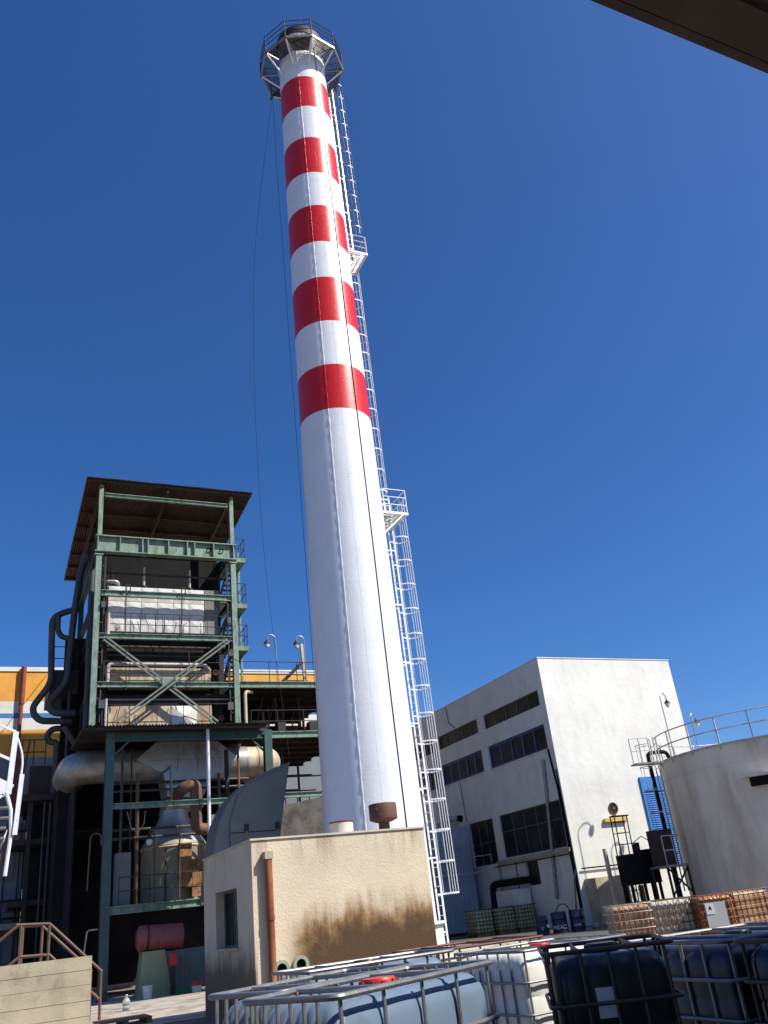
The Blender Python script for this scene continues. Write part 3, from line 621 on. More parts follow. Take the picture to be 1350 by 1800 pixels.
hook_lamp('shorter curved lamp on the round tank, seen against the sky', (30.75, 31.0, TZ - 0.4), 3.0, (0.9, 0.3, 0), 0.50)
scale_about_cam(1.2, -0.29)
hook_lamp('curved lamp on the boiler platform, nearer the green tower', (10.86, 33.1, 10.3), 2.32, (-1, 0, 0), 0.38)
hook_lamp('curved lamp on the boiler platform, nearer the chimney beside a white post', (12.13, 33.1, 10.3), 2.30, (-1, 0, 0), 0.34)

scale_about_cam(1.0, 0.0)
# ---- black box on legs with a lattice ladder tower
bb = thing('black_hopper', 'black steel box on legs beside a lattice ladder', 'hopper', (24.2, 29.2, 0))
MB().box(23.42, 24.98, 28.9, 29.5, 1.42, 2.55).build('box', m_black, bb)
for (x, y) in ((23.5, 28.98), (24.9, 28.98), (23.5, 29.42), (24.9, 29.42), (24.15, 28.98)):
    MB().beam((x, y, 0), (x, y, 1.42), 0.09, 0.09).build('leg', m_black, bb)
for z in (0.35, 0.8): MB().beam((23.5, 28.93, z), (24.15, 28.93, z), 0.05, 0.05).build('cross_bar', m_black, bb)
MB().lathe((24.5, 29.4, 2.55), [(0.12, 0.0), (0.12, 0.42)], 12).build('flue', m_rustbeam, bb)
MB().box(24.55, 24.9, 29.0, 29.4, 2.55, 2.68).build('lid', m_black, bb)
for x in (24.0, 24.1, 24.85): MB().tube([(x, 29.0, 2.55), (x, 29.0, 2.9)], 0.02, 5).build('stub', m_black, bb)
lt_ = thing('lattice_ladder', 'tall black lattice ladder leaning in front of the white wall', 'ladder', (23.4, 29.0, 0))
def lp2(s, z, dy): x = 23.05 + 0.13 * 0 + s; return Vector((23.0 + s * (0.62 - 0.0 * z) + 0.12 * z * 0.25, 28.7 + dy, z))
for s in (0, 1):
    for dy in (0, 0.25): MB().tube([lp2(s, 0, dy), lp2(s, 3.98, dy)], 0.024, 6).build('upright', m_black, lt_)
for k in range(9):
    z = 0.4 + 0.42 * k
    for dy in (0, 0.25): MB().tube([lp2(0, z, dy), lp2(1, z, dy)], 0.015, 5).build('rung', m_black, lt_)
MB().beam(lp2(0, 3.98, 0.12) - Vector((0.05, 0, 0)), lp2(1, 3.98, 0.12) + Vector((0.1, 0, 0)), 0.28, 0.05).build('top_plate', m_black, lt_)
MB().tube([lp2(1, 2.9, 0), lp2(1, 2.9, 0) + Vector((0.45, -0.1, 0.25)), lp2(1, 2.9, 0) + Vector((0.9, 0, 0.05))], 0.018, 5).build('wire_bracket', m_black, lt_)
tag(MB().tube([(24.35, 29.5, 0), (24.35, 29.5, 1.4)], 0.11, 12).build('orange_pipe', m_rustyorange), 'upright orange pipe under the black box', 'pipe')
tag(MB().tube([(23.75, 30.5, 0), (23.72, 30.5, 2.9)], 0.09, 14).build('white_pipe', m_creamplastic), 'pale upright pipe behind the black box', 'pipe')
lw = MB().box(25.3, 27.1, 33.6, 34.39, 0, 1.9).build('low_wall', m_concrete); tag(lw, 'low grey block against the foot of the sunlit white wall', 'wall')
tag(tubepart('black_hose', [(24.75, 34.2, 2.3), (24.2, 33.6, 2.0), (23.3, 32.6, 0.9), (22.9, 32.2, 0.05)], 0.035, m_black, None, 6, 0.5), 'black hose hanging from the white building corner', 'hose')
tag(tubepart('wall_pipe', [(25.2, 34.3, 2.35), (27.6, 34.3, 2.35)], 0.035, m_black, None, 6), 'thin black pipe along the foot of the sunlit white wall', 'pipe')

# ================================================================== containers beside the white building
def container(label, z0):
    t = thing('shipping_container', label, 'container', (23.28, 46, z0), 'stacked shipping containers')
    x0, x1, y0, y1, h = 22.06, 24.5, 42.9, 49.0, 2.58
    for (x, y) in ((x0, y0), (x1 - 0.12, y0)): MB().box(x, x + 0.12, y, y + 0.12, z0, z0 + h).build('corner_post', m_container, t)
    MB().box(x0 + 0.12, x1 - 0.12, y0 + 0.01, y0 + 0.11, z0 + h - 0.12, z0 + h).build('top_rail', m_container, t); MB().box(x0 + 0.12, x1 - 0.12, y0 + 0.01, y0 + 0.11, z0, z0 + 0.14).build('bottom_rail', m_container, t)
    # corrugated end and long side
    prof = []; n = 9; wdt = (x1 - x0 - 0.24) / n
    for k in range(n):
        x = x0 + 0.12 + k * wdt; prof += [(x, y0 + 0.03), (x + wdt * 0.4, y0 + 0.03), (x + wdt * 0.5, y0 + 0.065), (x + wdt * 0.9, y0 + 0.065)]
    prof.append((x1 - 0.12, y0 + 0.03))
    mb = MB(); poly = prof + [(x1 - 0.12, y0 + 0.1), (x0 + 0.12, y0 + 0.1)]; mb.prism(poly, (z0 + 0.14, z0 + h - 0.12), 'xy'); mb.build('end_panel', m_container, t, smooth=False)
    prof = []; n = 22; wdt = (y1 - y0 - 0.2) / n
    for k in range(n):
        y = y0 + 0.12 + k * wdt; prof += [(x0 + 0.01, y), (x0 + 0.01, y + wdt * 0.4), (x0 + 0.045, y + wdt * 0.5), (x0 + 0.045, y + wdt * 0.9)]
    poly = prof + [(x0 + 0.1, y1 - 0.1), (x0 + 0.1, y0 + 0.12)]; MB().prism(poly, (z0 + 0.1, z0 + h - 0.1), 'xy').build('side_panel', m_container, t, smooth=False)
    MB().box(x0, x1, y0 + 0.12, y1, z0 + h - 0.09, z0 + h).build('roof', m_container, t); MB().box(x1 - 0.1, x1, y0 + 0.12, y1, z0, z0 + h - 0.1).build('side_panel', m_container, t)
container('lower blue grey corrugated container behind the caged ladder', 0.15); container('upper blue grey corrugated container stacked behind the caged ladder', 2.75)
for i, (z, x1) in enumerate(((4.35, 24.6), (4.22, 24.62), (3.86, 24.66), (3.7, 24.9), (3.56, 24.66), (3.16, 24.72), (2.9, 24.95))):
    pts = [(20.6, 42.72, z), (x1, 42.72 if x1 < 24.8 else 42.3, z)]
    if i == 3: pts += [(x1, 41.6, z), (x1, 41.6, z - 0.35)]
    tag(tubepart('service_pipe', pts, 0.03 if i != 6 else 0.045, m_railgrey, None, 6), ['highest', 'second highest', 'third highest', 'bent middle', 'third lowest', 'second lowest', 'lowest and thickest'][i] + ' of the thin pipes crossing the stacked containers', 'pipe', 'pipes across the containers')
sp = thing('exhaust_silencer', 'pale cylinder with black end on top of the stacked containers', 'silencer', (23.6, 43.2, 5.33))
MB().tube([(23.1, 43.2, 5.75), (24.0, 43.2, 5.75)], 0.16, 14).build('body', m_railgrey, sp); MB().tube([(24.0, 43.2, 5.75), (24.35, 43.2, 5.72)], [0.15, 0.19], 14).build('end_cap', m_black, sp); MB().box(22.9, 24.1, 43.0, 43.4, 5.33, 5.58).build('base', m_concrete, sp)

# ================================================================== IBC cubes
def rounded_box(mb_name, sx, sy, z0, z1, bev, m, parent, nl=5, nw=5):
    # blow-moulded bottle: rounded rectangle rings with shallow ribs between the cage bars
    def ring(inset, z, rib):
        hx, hy = sx / 2 - inset, sy / 2 - inset; c = max(0.02, min(bev, hx - 0.01, hy - 0.01) - inset * 0.3); out = []
        def side(p, q, nrm, n):
            for i in range(n * 6):
                t = i / (n * 6); w = abs(sin(pi * n * t)) ** 0.7 - 0.75
                out.append((p[0] + (q[0] - p[0]) * t + nrm[0] * rib * w, p[1] + (q[1] - p[1]) * t + nrm[1] * rib * w, z))
        def corner(cx, cy, a0):
            for k in range(7):
                a = radians(a0 + 15 * k); out.append((cx + c * cos(a), cy + c * sin(a), z))
        side((hx, -hy + c), (hx, hy - c), (1, 0), nw); corner(hx - c, hy - c, 0)
        side((hx - c, hy), (-hx + c, hy), (0, 1), nl); corner(-hx + c, hy - c, 90)
        side((-hx, hy - c), (-hx, -hy + c), (-1, 0), nw); corner(-hx + c, -hy + c, 180)
        side((-hx + c, -hy), (hx - c, -hy), (0, -1), nl); corner(hx - c, -hy + c, 270)
        return out
    h = z1 - z0
    prof = [(0.08, 0, 0), (0.025, 0.02, 0), (0.002, 0.07, 0.5), (0, 0.14, 1), (0.0, h * 0.34, 1), (0.006, h * 0.36, 1), (0.0, h * 0.38, 1), (0.0, h * 0.64, 1), (0.006, h * 0.66, 1), (0.0, h * 0.68, 1), (0.0, h - 0.17, 1), (0.002, h - 0.10, 1), (0.012, h - 0.06, 0.9), (0.034, h - 0.03, 0.6), (0.056, h - 0.008, 0.25), (0.085, h, 0)]
    mb = MB(); rings = [ring(i, z0 + z, 0.010 * r) for (i, z, r) in prof]; n = len(rings[0]); vs = [p for r in rings for p in r]; fs = []
    for i in range(len(rings) - 1):
        for j in range(n): fs.append((i * n + j, i * n + (j + 1) % n, (i + 1) * n + (j + 1) % n, (i + 1) * n + j))
    fs.append(tuple(range(n - 1, -1, -1))); fs.append(tuple((len(rings) - 1) * n + j for j in range(n)))
    return mb.add(vs, fs).build(mb_name, m, parent, local=True)
def ibc(label, cx, cy, rot, L, W, H, body, cage, nl=5, nw=6, cap=True, capm=None, group='liquid cubes in steel cages', hoops=4, fine=True, rr=0.0125, br=0.009, topbars=True):
    t = thing('liquid_container', label, 'tank', (cx, cy, 0), group, rot)
    hl, hw = L / 2, W / 2
    rounded_box('bottle', L - 0.07, W - 0.07, 0.14, H - 0.03, 0.065, body, t, nl, nw)
    # pallet
    p = MB()
    for y in (-hw + 0.06, 0, hw - 0.06): p.box(-hl + 0.01, hl - 0.01, y - 0.05, y + 0.05, 0.0, 0.10)
    p.box(-hl, hl, -hw, hw, 0.103, 0.135); p.build('pallet', m_wood if not fine else cage, t, local=True)
    c = 0.05
    def loop(z): 
        pts = []
        for (sx, sy, a0) in ((1, 1, 0), (-1, 1, 90), (-1, -1, 180), (1, -1, 270)):
            for k in range(4):
                a = radians(a0 + 30 * k); pts.append((sx * (hl - c) + c * cos(a), sy * (hw - c) + c * sin(a), z))
        return pts
    n = 8 if fine else 5
    MB().tube(loop(H), rr, n, closed=True).build('rim', cage, t, local=True)
    for k in range(1, hoops + 1):
        z = H - (H - 0.16) * k / hoops; MB().tube(loop(z), rr * 0.85, n, closed=True).build('hoop', cage, t, local=True)
    bar = MB().tube([(0, 0, 0.12), (0, 0, H)], br, 6).build('bar', cage, t, local=True); first = True
    ps = [(-hl + c + (L - 2 * c) * i / (nl), s * (hw - 0.004 - 2 * br)) for i in range(nl + 1) for s in (-1, 1)] + [(s * (hl - 0.004 - 2 * br), -hw + c + (W - 2 * c) * i / nw) for i in range(1, nw) for s in (-1, 1)]
    for (x, y) in ps:
        if first: bar.location = (x, y, 0); first = False
        else: inst(bar, (x, y, 0), t)
    if topbars:
        for s in (-0.22, 0.22):
            MB().tube([(s * L, -hw, H - 0.003), (s * L, hw, H - 0.003)], rr * 0.9, n).build('top_bar', cage, t, local=True)
    if cap:
        co = MB().lathe((0, 0, 0), [(0.085, H - 0.04), (0.09, H - 0.002), (0.082, H + 0.012), (0.02, H + 0.014)], 24).build('cap', capm or m_redcap, t, local=True)
        if fine:
            for k in range(10):
                a = 2 * pi * k / 10; MB().box(-0.008, 0.008, 0.088, 0.098, H - 0.036, H + 0.004).build('grip', capm or m_redcap, co, local=True).rotation_euler.z = a
    return t
def place(B, C, W):
    # front edge B->C, body behind it; returns centre and angle
    B = Vector(B); C = Vector(C); d = C - B; a = math.atan2(d.y, d.x); nrm = Vector((-sin(a), cos(a))); c = (B + C) / 2 + nrm * W / 2
    return c.x, c.y, a, d.length
x, y, a, L = place((1.42, 3.77), (2.58, 4.44), 0.56); blue_front = ibc('grey blue caged liquid cube with red cap, nearest at the bottom', x, y, a, L, 0.56, 1.16, m_blueplastic, m_cage, 4, 6, rr=0.014, br=0.010)
x, y, a, L = place((1.41, 4.50), (2.42, 5.08), 0.52); ibc('grey blue caged cube with rusty rim behind the nearest cube', x, y, a, L, 0.52, 1.16, m_blueplastic, m_cage, 4, 6, cap=False, rr=0.014, br=0.010)
x, y, a, L = place((2.02, 5.95), (3.25, 6.12), 0.5); ibc('grey blue caged cube standing third in line towards the beige house', x, y, a, L, 0.5, 1.16, m_blueplastic, m_cage, 6, 5, capm=m_blackplastic)
x, y, a, L = place((4.07, 6.56), (5.29, 6.72), 0.95); ibc('clean white caged liquid cube lit by the sun', x, y, a, L, 0.95, 1.06, m_whiteplastic, m_cage, 5, 6)
x, y, a, L = place((4.05, 8.05), (5.30, 8.05), 1.0); ibc('white cube in a brown cage behind the clean white cube', x, y, a, L, 1.0, 1.08, m_creamplastic, m_cagebrown, 5, 5, cap=False)
x, y, a, L = place((3.70, 6.95), (4.0, 7.0), 0.9)
x, y, a, L = place((2.86, 4.30), (3.36, 3.99), 0.75); bk = ibc('black caged liquid cube with paper labels in the foreground', x, y, a, L + 0.1, 0.75, 1.16, m_blackplastic, m_cagerust, 4, 4, capm=m_blackplastic, rr=0.012, br=0.010)
x, y, a, L = place((4.40, 3.36), (5.70, 3.36), 1.22); ibc('deep blue caged liquid cube cut off by the right bottom corner', x, y, a, L, 1.22, 1.06, m_navyplastic, m_cagerust, 5, 5, capm=m_blackplastic, rr=0.015, br=0.013)
x, y, a, L = place((4.42, 4.66), (5.72, 4.60), 1.2); ibc('deep blue caged liquid cube directly behind the black one', x, y, a, L, 1.2, 1.06, m_navyplastic, m_cage, 5, 5, capm=m_blackplastic, rr=0.015, br=0.013)
# labels on the black cube's near face
def lab(x0, x1, z0, z1, m=m_paper):
    y = -0.75 / 2 + 0.033
    o = MB().box(x0, x1, y - 0.003, y, z0, z1).build('label_sheet', m, bk, local=True); return o
lab(-0.10, 0.0, 0.84, 0.98); l2 = lab(-0.12, 0.10, 0.38, 0.72)
y_ = -0.75 / 2 + 0.028
for k in range(6): MB().box(-0.09, 0.0 + 0.012 * (k % 3), y_ - 0.002, y_, 0.68 - k * 0.03, 0.687 - k * 0.03).build('print_line', m_dark_steel, l2, local=True)
MB().prism([(0.0, 0.60), (0.06, 0.63), (0.10, 0.58), (0.10, 0.45), (0.06, 0.52), (0.02, 0.55)], (y_ - 0.002, y_)).build('print_mark', m_black, l2, local=True)

# row at the right and the far green group
fargrp = 'far cubes by the white building'
row = [((13.85, 18.05), (14.75, 17.62), m_tanplastic, m_cage, 'tan and white caged cube at the left end of the right-hand row'),
       ((15.05, 18.1), (16.0, 17.6), m_creamplastic, m_cagebrown, 'cream cube in a rusty cage, second in the right-hand row'),
       ((15.75, 17.2), (16.6, 16.85), m_amberplastic, m_cagebrown, 'orange stained cube behind a grey plate in the right-hand row'),
       ((16.9, 17.2), (18.1, 17.1), m_tanplastic, m_cagebrown, 'rust streaked tan cube in a brown cage at the right end of the row')]
for B, C, bm_, cm, lb_ in row:
    x, y, a, L = place(B, C, 0.9); ibc(lb_, x, y, a, L, 0.9, 1.03, bm_, cm, 7, 6, cap=False, group='row of cubes below the tank', hoops=5, fine=False, rr=0.012, br=0.009)
for k, (xc, yc, m, lb_) in enumerate(((22.15, 38.9, m_limeplastic, 'left dull green cube by the white building'), (23.2, 38.6, m_limeplastic, 'middle bright green cube in a wire cage by the white building'), (24.15, 38.3, m_limeplastic, 'right pale green cube by the white building'))):
    ibc(lb_, xc, yc, 0.0, 1.02, 1.0, 1.13, m, m_cagedark, 5, 5, cap=False, group=fargrp, hoops=6, fine=False, rr=0.016, br=0.013)
pl = thing('warning_plate', 'grey plate with a small black warning mark on the orange cube', 'sign', (15.8, 16.7, 0.5))
d_ = Vector((0.85, -0.35, 0)).normalized(); q = Vector((15.78, 17.05, 0)) + Vector((-0.38, -0.92, 0)) * 0.06
pm = MB(); pm.beam(q + Vector((0, 0, 0.6)), q + d_ * 0.5 + Vector((0, 0, 0.6)), 0.012, 0.55); pm.build('plate', mat('grey plate', (0.42, 0.44, 0.43), 0.5, var=0.05), pl)
pm = MB(); o_ = Vector((-0.38, -0.92, 0)) * 0.012
pm.beam(q + d_ * 0.02 + o_ + Vector((0, 0, 0.74)), q + d_ * 0.22 + o_ + Vector((0, 0, 0.74)), 0.006, 0.22); pp = pm.build('notice', m_paper, pl)
pm = MB(); o_ = o_ * 1.5; s_ = q + d_ * 0.09 + o_ + Vector((0, 0, 0.72)); pm.beam(s_, s_ + d_ * 0.03 + Vector((0, 0, 0.08)), 0.004, 0.02); pm.beam(s_ + d_ * 0.06, s_ + d_ * 0.03 + Vector((0, 0, 0.08)), 0.004, 0.02); pm.beam(s_ + Vector((0, 0, 0.03)), s_ + d_ * 0.06 + Vector((0, 0, 0.03)), 0.004, 0.015); pm.build('warning_mark', m_black, pl)

# navy drums with white lettering
def text_mesh(s, size, name, m, parent, loc, rot):
    cu = bpy.data.curves.new('txt', 'FONT'); cu.body = s; cu.size = size; cu.extrude = 0.003; cu.align_x = 'CENTER'
    o = bpy.data.objects.new('txt', cu); COL.objects.link(o); dg = bpy.context.evaluated_depsgraph_get(); me = bpy.data.meshes.new_from_object(o.evaluated_get(dg)); bpy.data.objects.remove(o)
    me.materials.clear(); me.materials.append(m); r = bpy.data.objects.new(name, me); COL.objects.link(r); r.parent = parent; r.location = loc; r.rotation_euler = rot; return r
fd = radians(-34)
for k, (x, y, r, h, txt, lb_) in enumerate(((20.95, 31.85, 0.26, 0.72, 'O', 'leftmost navy drum with a small white square label'), (21.6, 31.55, 0.31, 0.78, 'NEAC', 'middle navy drum with large white letters'), (22.22, 31.2, 0.29, 0.80, 'OME', 'rightmost navy drum with fainter white letters'))):
    t = thing('navy_drum', lb_, 'drum', (x, y, 0), 'navy drums by the white building')
    MB().lathe((x, y, 0), [(r, 0.0), (r, 0.26), (r + 0.012, 0.28), (r, 0.30), (r, 0.52), (r + 0.012, 0.54), (r, 0.56), (r, h), (r - 0.03, h + 0.005)], 28).build('body', m_navydrum, t)
    fdir = Vector((-x, -y, 0)).normalized()
    text_mesh(txt, 0.20 if k == 1 else 0.14, 'lettering', m_letter, t, fdir * (r + 0.035) + Vector((0, 0, 0.17 if k == 1 else 0.2)), (pi / 2, 0, math.atan2(fdir.y, fdir.x) + pi / 2))
    if k == 0:
        s_ = Vector((x, y, 0)) + fdir * (r + 0.02) + Vector((0.16, -0.11, 0.27)); MB().box(s_.x, s_.x + 0.09, s_.y - 0.01, s_.y, s_.z, s_.z + 0.12).build('label_sheet', m_paper, t)
tag(tubepart('black_hose', [(21.3, 31.3, 0.75), (21.5, 31.25, 1.05), (21.8, 31.2, 1.05), (21.95, 31.15, 0.75)], 0.02, m_black, None, 6, 0.2), 'black hose looping over the navy drums', 'hose')
for k, (x, y, s) in enumerate(((22.9, 30.9, 0.16), (23.2, 30.6, 0.2), (23.05, 31.2, 0.14))):
    bm_ = MB().lathe((x, y, 0), [(s * 0.7, 0), (s, s * 0.5), (s * 0.8, s * 1.1), (s * 0.3, s * 1.4)], 8); tag(bm_.build('rubble_stone', m_stone), ['left small grey rock beside the navy drums', 'larger grey rock beside the navy drums', 'rear small grey rock beside the navy drums'][k], 'rock')

# ================================================================== boiler tower
scale_about_cam(1.2, -0.29)
bt = thing('boiler_tower', 'tall green steel boiler tower under a rusty corrugated roof', 'tower', (6.3, 33, 0))
FY = 33.0
def Y(mb, name, m=m_green, par=bt, **k): return mb.build(name, m, par, **k)
for x in (3.565, 9.11):
    Y(MB().hbeam((x, FY + 0.12, 8.9), (x, FY + 0.12, 15.78), 0.22, 0.24, 0.03, (0, 1, 0)), 'column')
    Y(MB().hbeam((x, 39.5, 0), (x, 39.5, 18.4), 0.22, 0.24, 0.03, (0, 1, 0)), 'column', m_greenshade)
    Y(MB().box(x - 0.17, x + 0.17, FY - 0.03, FY + 0.27, 15.782, 15.83), 'cap_plate')
    Y(MB().hbeam((x, FY + 0.12, 16.68), (x, FY + 0.12, 19.0), 0.17, 0.18, 0.025, (0, 1, 0)), 'post')
    # side girders and side beams running back
    Y(MB().hbeam((x, FY + 0.32, 16.3), (x, 39.4, 16.3), 0.24, 0.68, 0.035), 'side_girder', m_greenshade)
    for z in (14.17, 12.38, 10.44, 8.3): Y(MB().hbeam((x, FY + 0.25, z), (x, 39.38, z), 0.16, 0.22, 0.025), 'side_beam', m_greenshade)
    Y(MB().beam((x, FY + 0.3, 12.2), (x, 39.3, 8.6), 0.1, 0.1), 'side_brace', m_greenshade)
    Y(MB().beam((x, FY + 0.3, 14.0), (x, 39.3, 12.5), 0.1, 0.1), 'side_brace', m_greenshade)
    # ladder-like side strip next to each column
    sx = x + (0.27 if x < 6 else -0.27)
    Y(MB().beam((sx, FY + 0.1, 9.0), (sx, FY + 0.1, 15.75), 0.06, 0.05), 'cable_tray', m_dark_steel)
    for k in range(11): Y(MB().box(min(sx, x) + 0.03, max(sx, x) - 0.03, FY + 0.05, FY + 0.08, 9.3 + 0.6 * k, 9.34 + 0.6 * k), 'tray_rung', m_dark_steel)
# top girder: web, flanges, stiffeners, lifting marks
Y(MB().box(3.46, 9.22, FY + 0.10, FY + 0.14, 15.99, 16.62), 'girder_web')
Y(MB().box(3.40, 9.28, FY - 0.04, FY + 0.28, 16.623, 16.67), 'girder_flange'); Y(MB().box(3.40, 9.28, FY - 0.04, FY + 0.28, 15.94, 15.987), 'girder_flange')
for t in (0.0, 0.155, 0.315, 0.355, 0.505, 0.645, 0.70, 0.845, 1.0):
    x = 3.5 + 5.64 * t; Y(MB().box(x - 0.02, x + 0.02, FY - 0.03, FY + 0.098, 15.99, 16.62), 'stiffener')
for x in (8.05, 8.6):
    mk = MB()
    a = [(x - 0.13, 16.20), (x + 0.05, 16.20), (x + 0.15, 16.46), (x - 0.03, 16.46)]; b = [(x - 0.07, 16.25), (x + 0.02, 16.25), (x + 0.09, 16.41), (x, 16.41)]
    for i in range(4):
        j = (i + 1) % 4; mk.prism([a[i], a[j], b[j], b[i]], (FY + 0.093, FY + 0.099))
    Y(mk, 'girder_mark', m_black)
Y(MB().hbeam((3.7, FY + 0.12, 18.58), (8.95, FY + 0.12, 18.58), 0.14, 0.17, 0.025), 'eave_beam')
# roof: purlins, rafters, corrugated sheets one by one
def roofz(y): return 19.22 - 0.085 * (y - 32.8)
for x in (3.55, 6.3, 9.1): Y(MB().hbeam((x, 32.95, roofz(32.95) - 0.22), (x, 42.4, roofz(42.4) - 0.22), 0.12, 0.2, 0.02), 'rafter', m_rustbeam)
for k in range(8):
    y = 32.95 + 1.33 * k; Y(MB().beam((2.98, y, roofz(y) - 0.07), (10.02, y, roofz(y) - 0.07), 0.07, 0.09), 'purlin', m_rustbeam)
def corr_sheet(x0, x1, y0, y1, zf, waves, amp, m, name, par, th=0.008):
    n = waves * 6; top = []; 
    vs = []; 
    for (yy) in (y0, y1):
        for s in (0, 1):
            for i in range(n + 1):
                x = x0 + (x1 - x0) * i / n; vs.append((x, yy, zf(yy) + amp * cos(2 * pi * waves * i / n) - s * th))
    m1 = n + 1; fs = []
    for i in range(n):
        fs.append((i, i + 1, 2 * m1 + i + 1, 2 * m1 + i)); fs.append((m1 + i + 1, m1 + i, 3 * m1 + i, 3 * m1 + i + 1))
        fs.append((i + 1, i, m1 + i, m1 + i + 1)); fs.append((2 * m1 + i, 2 * m1 + i + 1, 3 * m1 + i + 1, 3 * m1 + i))
    fs.append((0, 2 * m1, 3 * m1, m1)); fs.append((n, m1 + n, 3 * m1 + n, 2 * m1 + n))
    return MB().add(vs, fs).build(name, m, par)
for r in range(4):
    for c in range(8):
        x0 = 2.93 + c * 0.894; y0 = 32.8 + r * 2.43
        corr_sheet(x0, x0 + 0.90, y0, y0 + 2.47, lambda y, c=c, r=r: roofz(y) + 0.008 * (c % 2) - 0.010 * (r % 2), 9, 0.022, m_rustsheet, 'roof_sheet', bt)
# front beams, platforms, railings
Y(MB().hbeam((3.70, FY + 0.1, 14.17), (8.98, FY + 0.1, 14.17), 0.16, 0.25, 0.03), 'front_beam')
for (z, ztop) in ((12.38, 13.33), (10.44, 11.34)):
    Y(MB().hbeam((3.70, FY + 0.1, z), (8.98, FY + 0.1, z), 0.16, 0.22, 0.025), 'platform_beam')
    Y(MB().box(3.7, 8.98, FY + 0.20, 33.42, z + 0.06, z + 0.11), 'platform_deck', m_dark_steel)
    railing(bt, [(3.9, FY + 0.02, z + 0.1), (8.75, FY + 0.02, z + 0.1)], ztop - z - 0.1, m_dark_steel, levels=(1.0, 0.45), r=0.016, spacing=0.95)
railing(bt, [(3.9, FY + 0.05, 8.75), (9.0, FY + 0.05, 8.75)], 0.92, m_dark_steel, levels=(1.0,), r=0.015, spacing=1.0)
ctr = Vector((6.33, FY + 0.06, 10.55))
for (p, q) in (((3.9, 12.25), (8.25, 8.9)), ((8.76, 12.25), (4.4, 8.9))):
    dv = Vector((q[0] - p[0], 0, q[1] - p[1])).normalized(); nv = Vector((-dv.z, 0, dv.x)) * 0.07; off = 0.0 if p[0] < 6 else -0.1
    for s in (-1, 1): Y(MB().beam(Vector((p[0], FY - 0.03 + off, p[1])) + nv * s, Vector((q[0], FY - 0.03 + off, q[1])) + nv * s, 0.055, 0.07), 'cross_brace', m_bracegrey)
Y(MB().box(6.1, 6.62, FY - 0.085, FY - 0.07, 10.32, 10.68), 'gusset_plate')
for x in (4.66, 6.88): Y(MB().tube(fillet([(x, FY - 0.06, 12.35), (x, FY - 0.06, 14.52), (x + 0.16, FY - 0.02, 14.52), (x + 0.16, FY - 0.02, 14.1)], 0.08), 0.024, 6), 'vent_hook', m_dark_steel)
for x in (4.75, 7.2): Y(MB().tube([(x, FY - 0.05, 10.2), (x - 0.05, FY - 0.05, 11.8)], 0.02, 6), 'thin_pipe', m_dark_steel)
scale_about_cam(1.087, -0.126)
# canopy over the lower front and lower portal frame
corr_sheet(3.15, 6.6, 31.8, 36.6, lambda y: 8.60 + 0.03 * (y - 31.8), 30, 0.03, m_dark_steel, 'canopy_sheet', bt); corr_sheet(6.58, 10.0, 31.8, 36.6, lambda y: 8.615 + 0.03 * (y - 31.8), 30, 0.03, m_dark_steel, 'canopy_sheet', bt)
Y(MB().box(3.2, 10.0, 31.9, 31.98, 8.46, 8.555), 'canopy_beam', m_dark_steel); Y(MB().box(3.2, 10.0, 33.9, 33.98, 8.5, 8.60), 'canopy_beam', m_dark_steel); Y(MB().box(3.2, 10.0, 35.9, 35.98, 8.55, 8.66), 'canopy_beam', m_dark_steel)
LY = 32.4
for (x, m) in ((4.17, m_greenshade), (10.12, m_greenshade)): Y(MB().hbeam((x, LY + 0.12, -0.2), (x, LY + 0.12, 8.47), 0.30, 0.30, 0.035, (0, 1, 0)), 'portal_column', m)
Y(MB().hbeam((4.33, LY + 0.12, 8.31), (9.96, LY + 0.12, 8.31), 0.2, 0.30, 0.035), 'portal_beam', m_greenshade)
Y(MB().hbeam((4.33, LY + 0.12, 5.89), (9.96, LY + 0.12, 5.89), 0.18, 0.20, 0.03), 'portal_beam', m_green)
Y(MB().hbeam((4.33, LY + 0.12, 2.52), (9.96, LY + 0.12, 2.52), 0.2, 0.26, 0.035), 'portal_beam', m_green)
for s, x in ((1, 4.34), (-1, 9.95)):
    Y(MB().beam((x, LY + 0.12, 7.7), (x + s * 0.5, LY + 0.12, 8.17), 0.08, 0.06), 'knee_brace', m_greenshade)
Y(MB().box(4.33, 9.96, LY + 0.25, 36.5, 2.60, 2.66), 'platform_deck', m_dark_steel)
railing(bt, [(4.6, LY + 0.05, 2.66), (9.8, LY + 0.05, 2.66)], 0.88, m_dark_steel, levels=(1.0, 0.5), r=0.018, spacing=1.05)
Y(MB().beam((6.35, LY - 0.02, 5.99), (6.35, LY - 0.02, 7.25), 0.07, 0.07), 'hanger', m_greenshade); Y(MB().beam((6.35, LY - 0.02, 7.2), (5.95, LY + 0.6, 6.9), 0.06, 0.06), 'hanger', m_greenshade)
# near-black slabs and walls, their colour standing in for interior shade
for z in (8.25, 5.6): Y(MB().box(3.3, 9.3, 36.2, 41.5, z - 0.1, z), 'floor_slab', m_shadefill)
Y(MB().box(3.1, 10.0, 41.5, 41.6, 0, 15.0), 'rear_wall', m_shadefill)
Y(MB().box(3.25, 3.30, 35.0, 41.5, 0.0, 7.0), 'side_wall', m_shadefill)

scale_about_cam(1.1692, -0.2453)
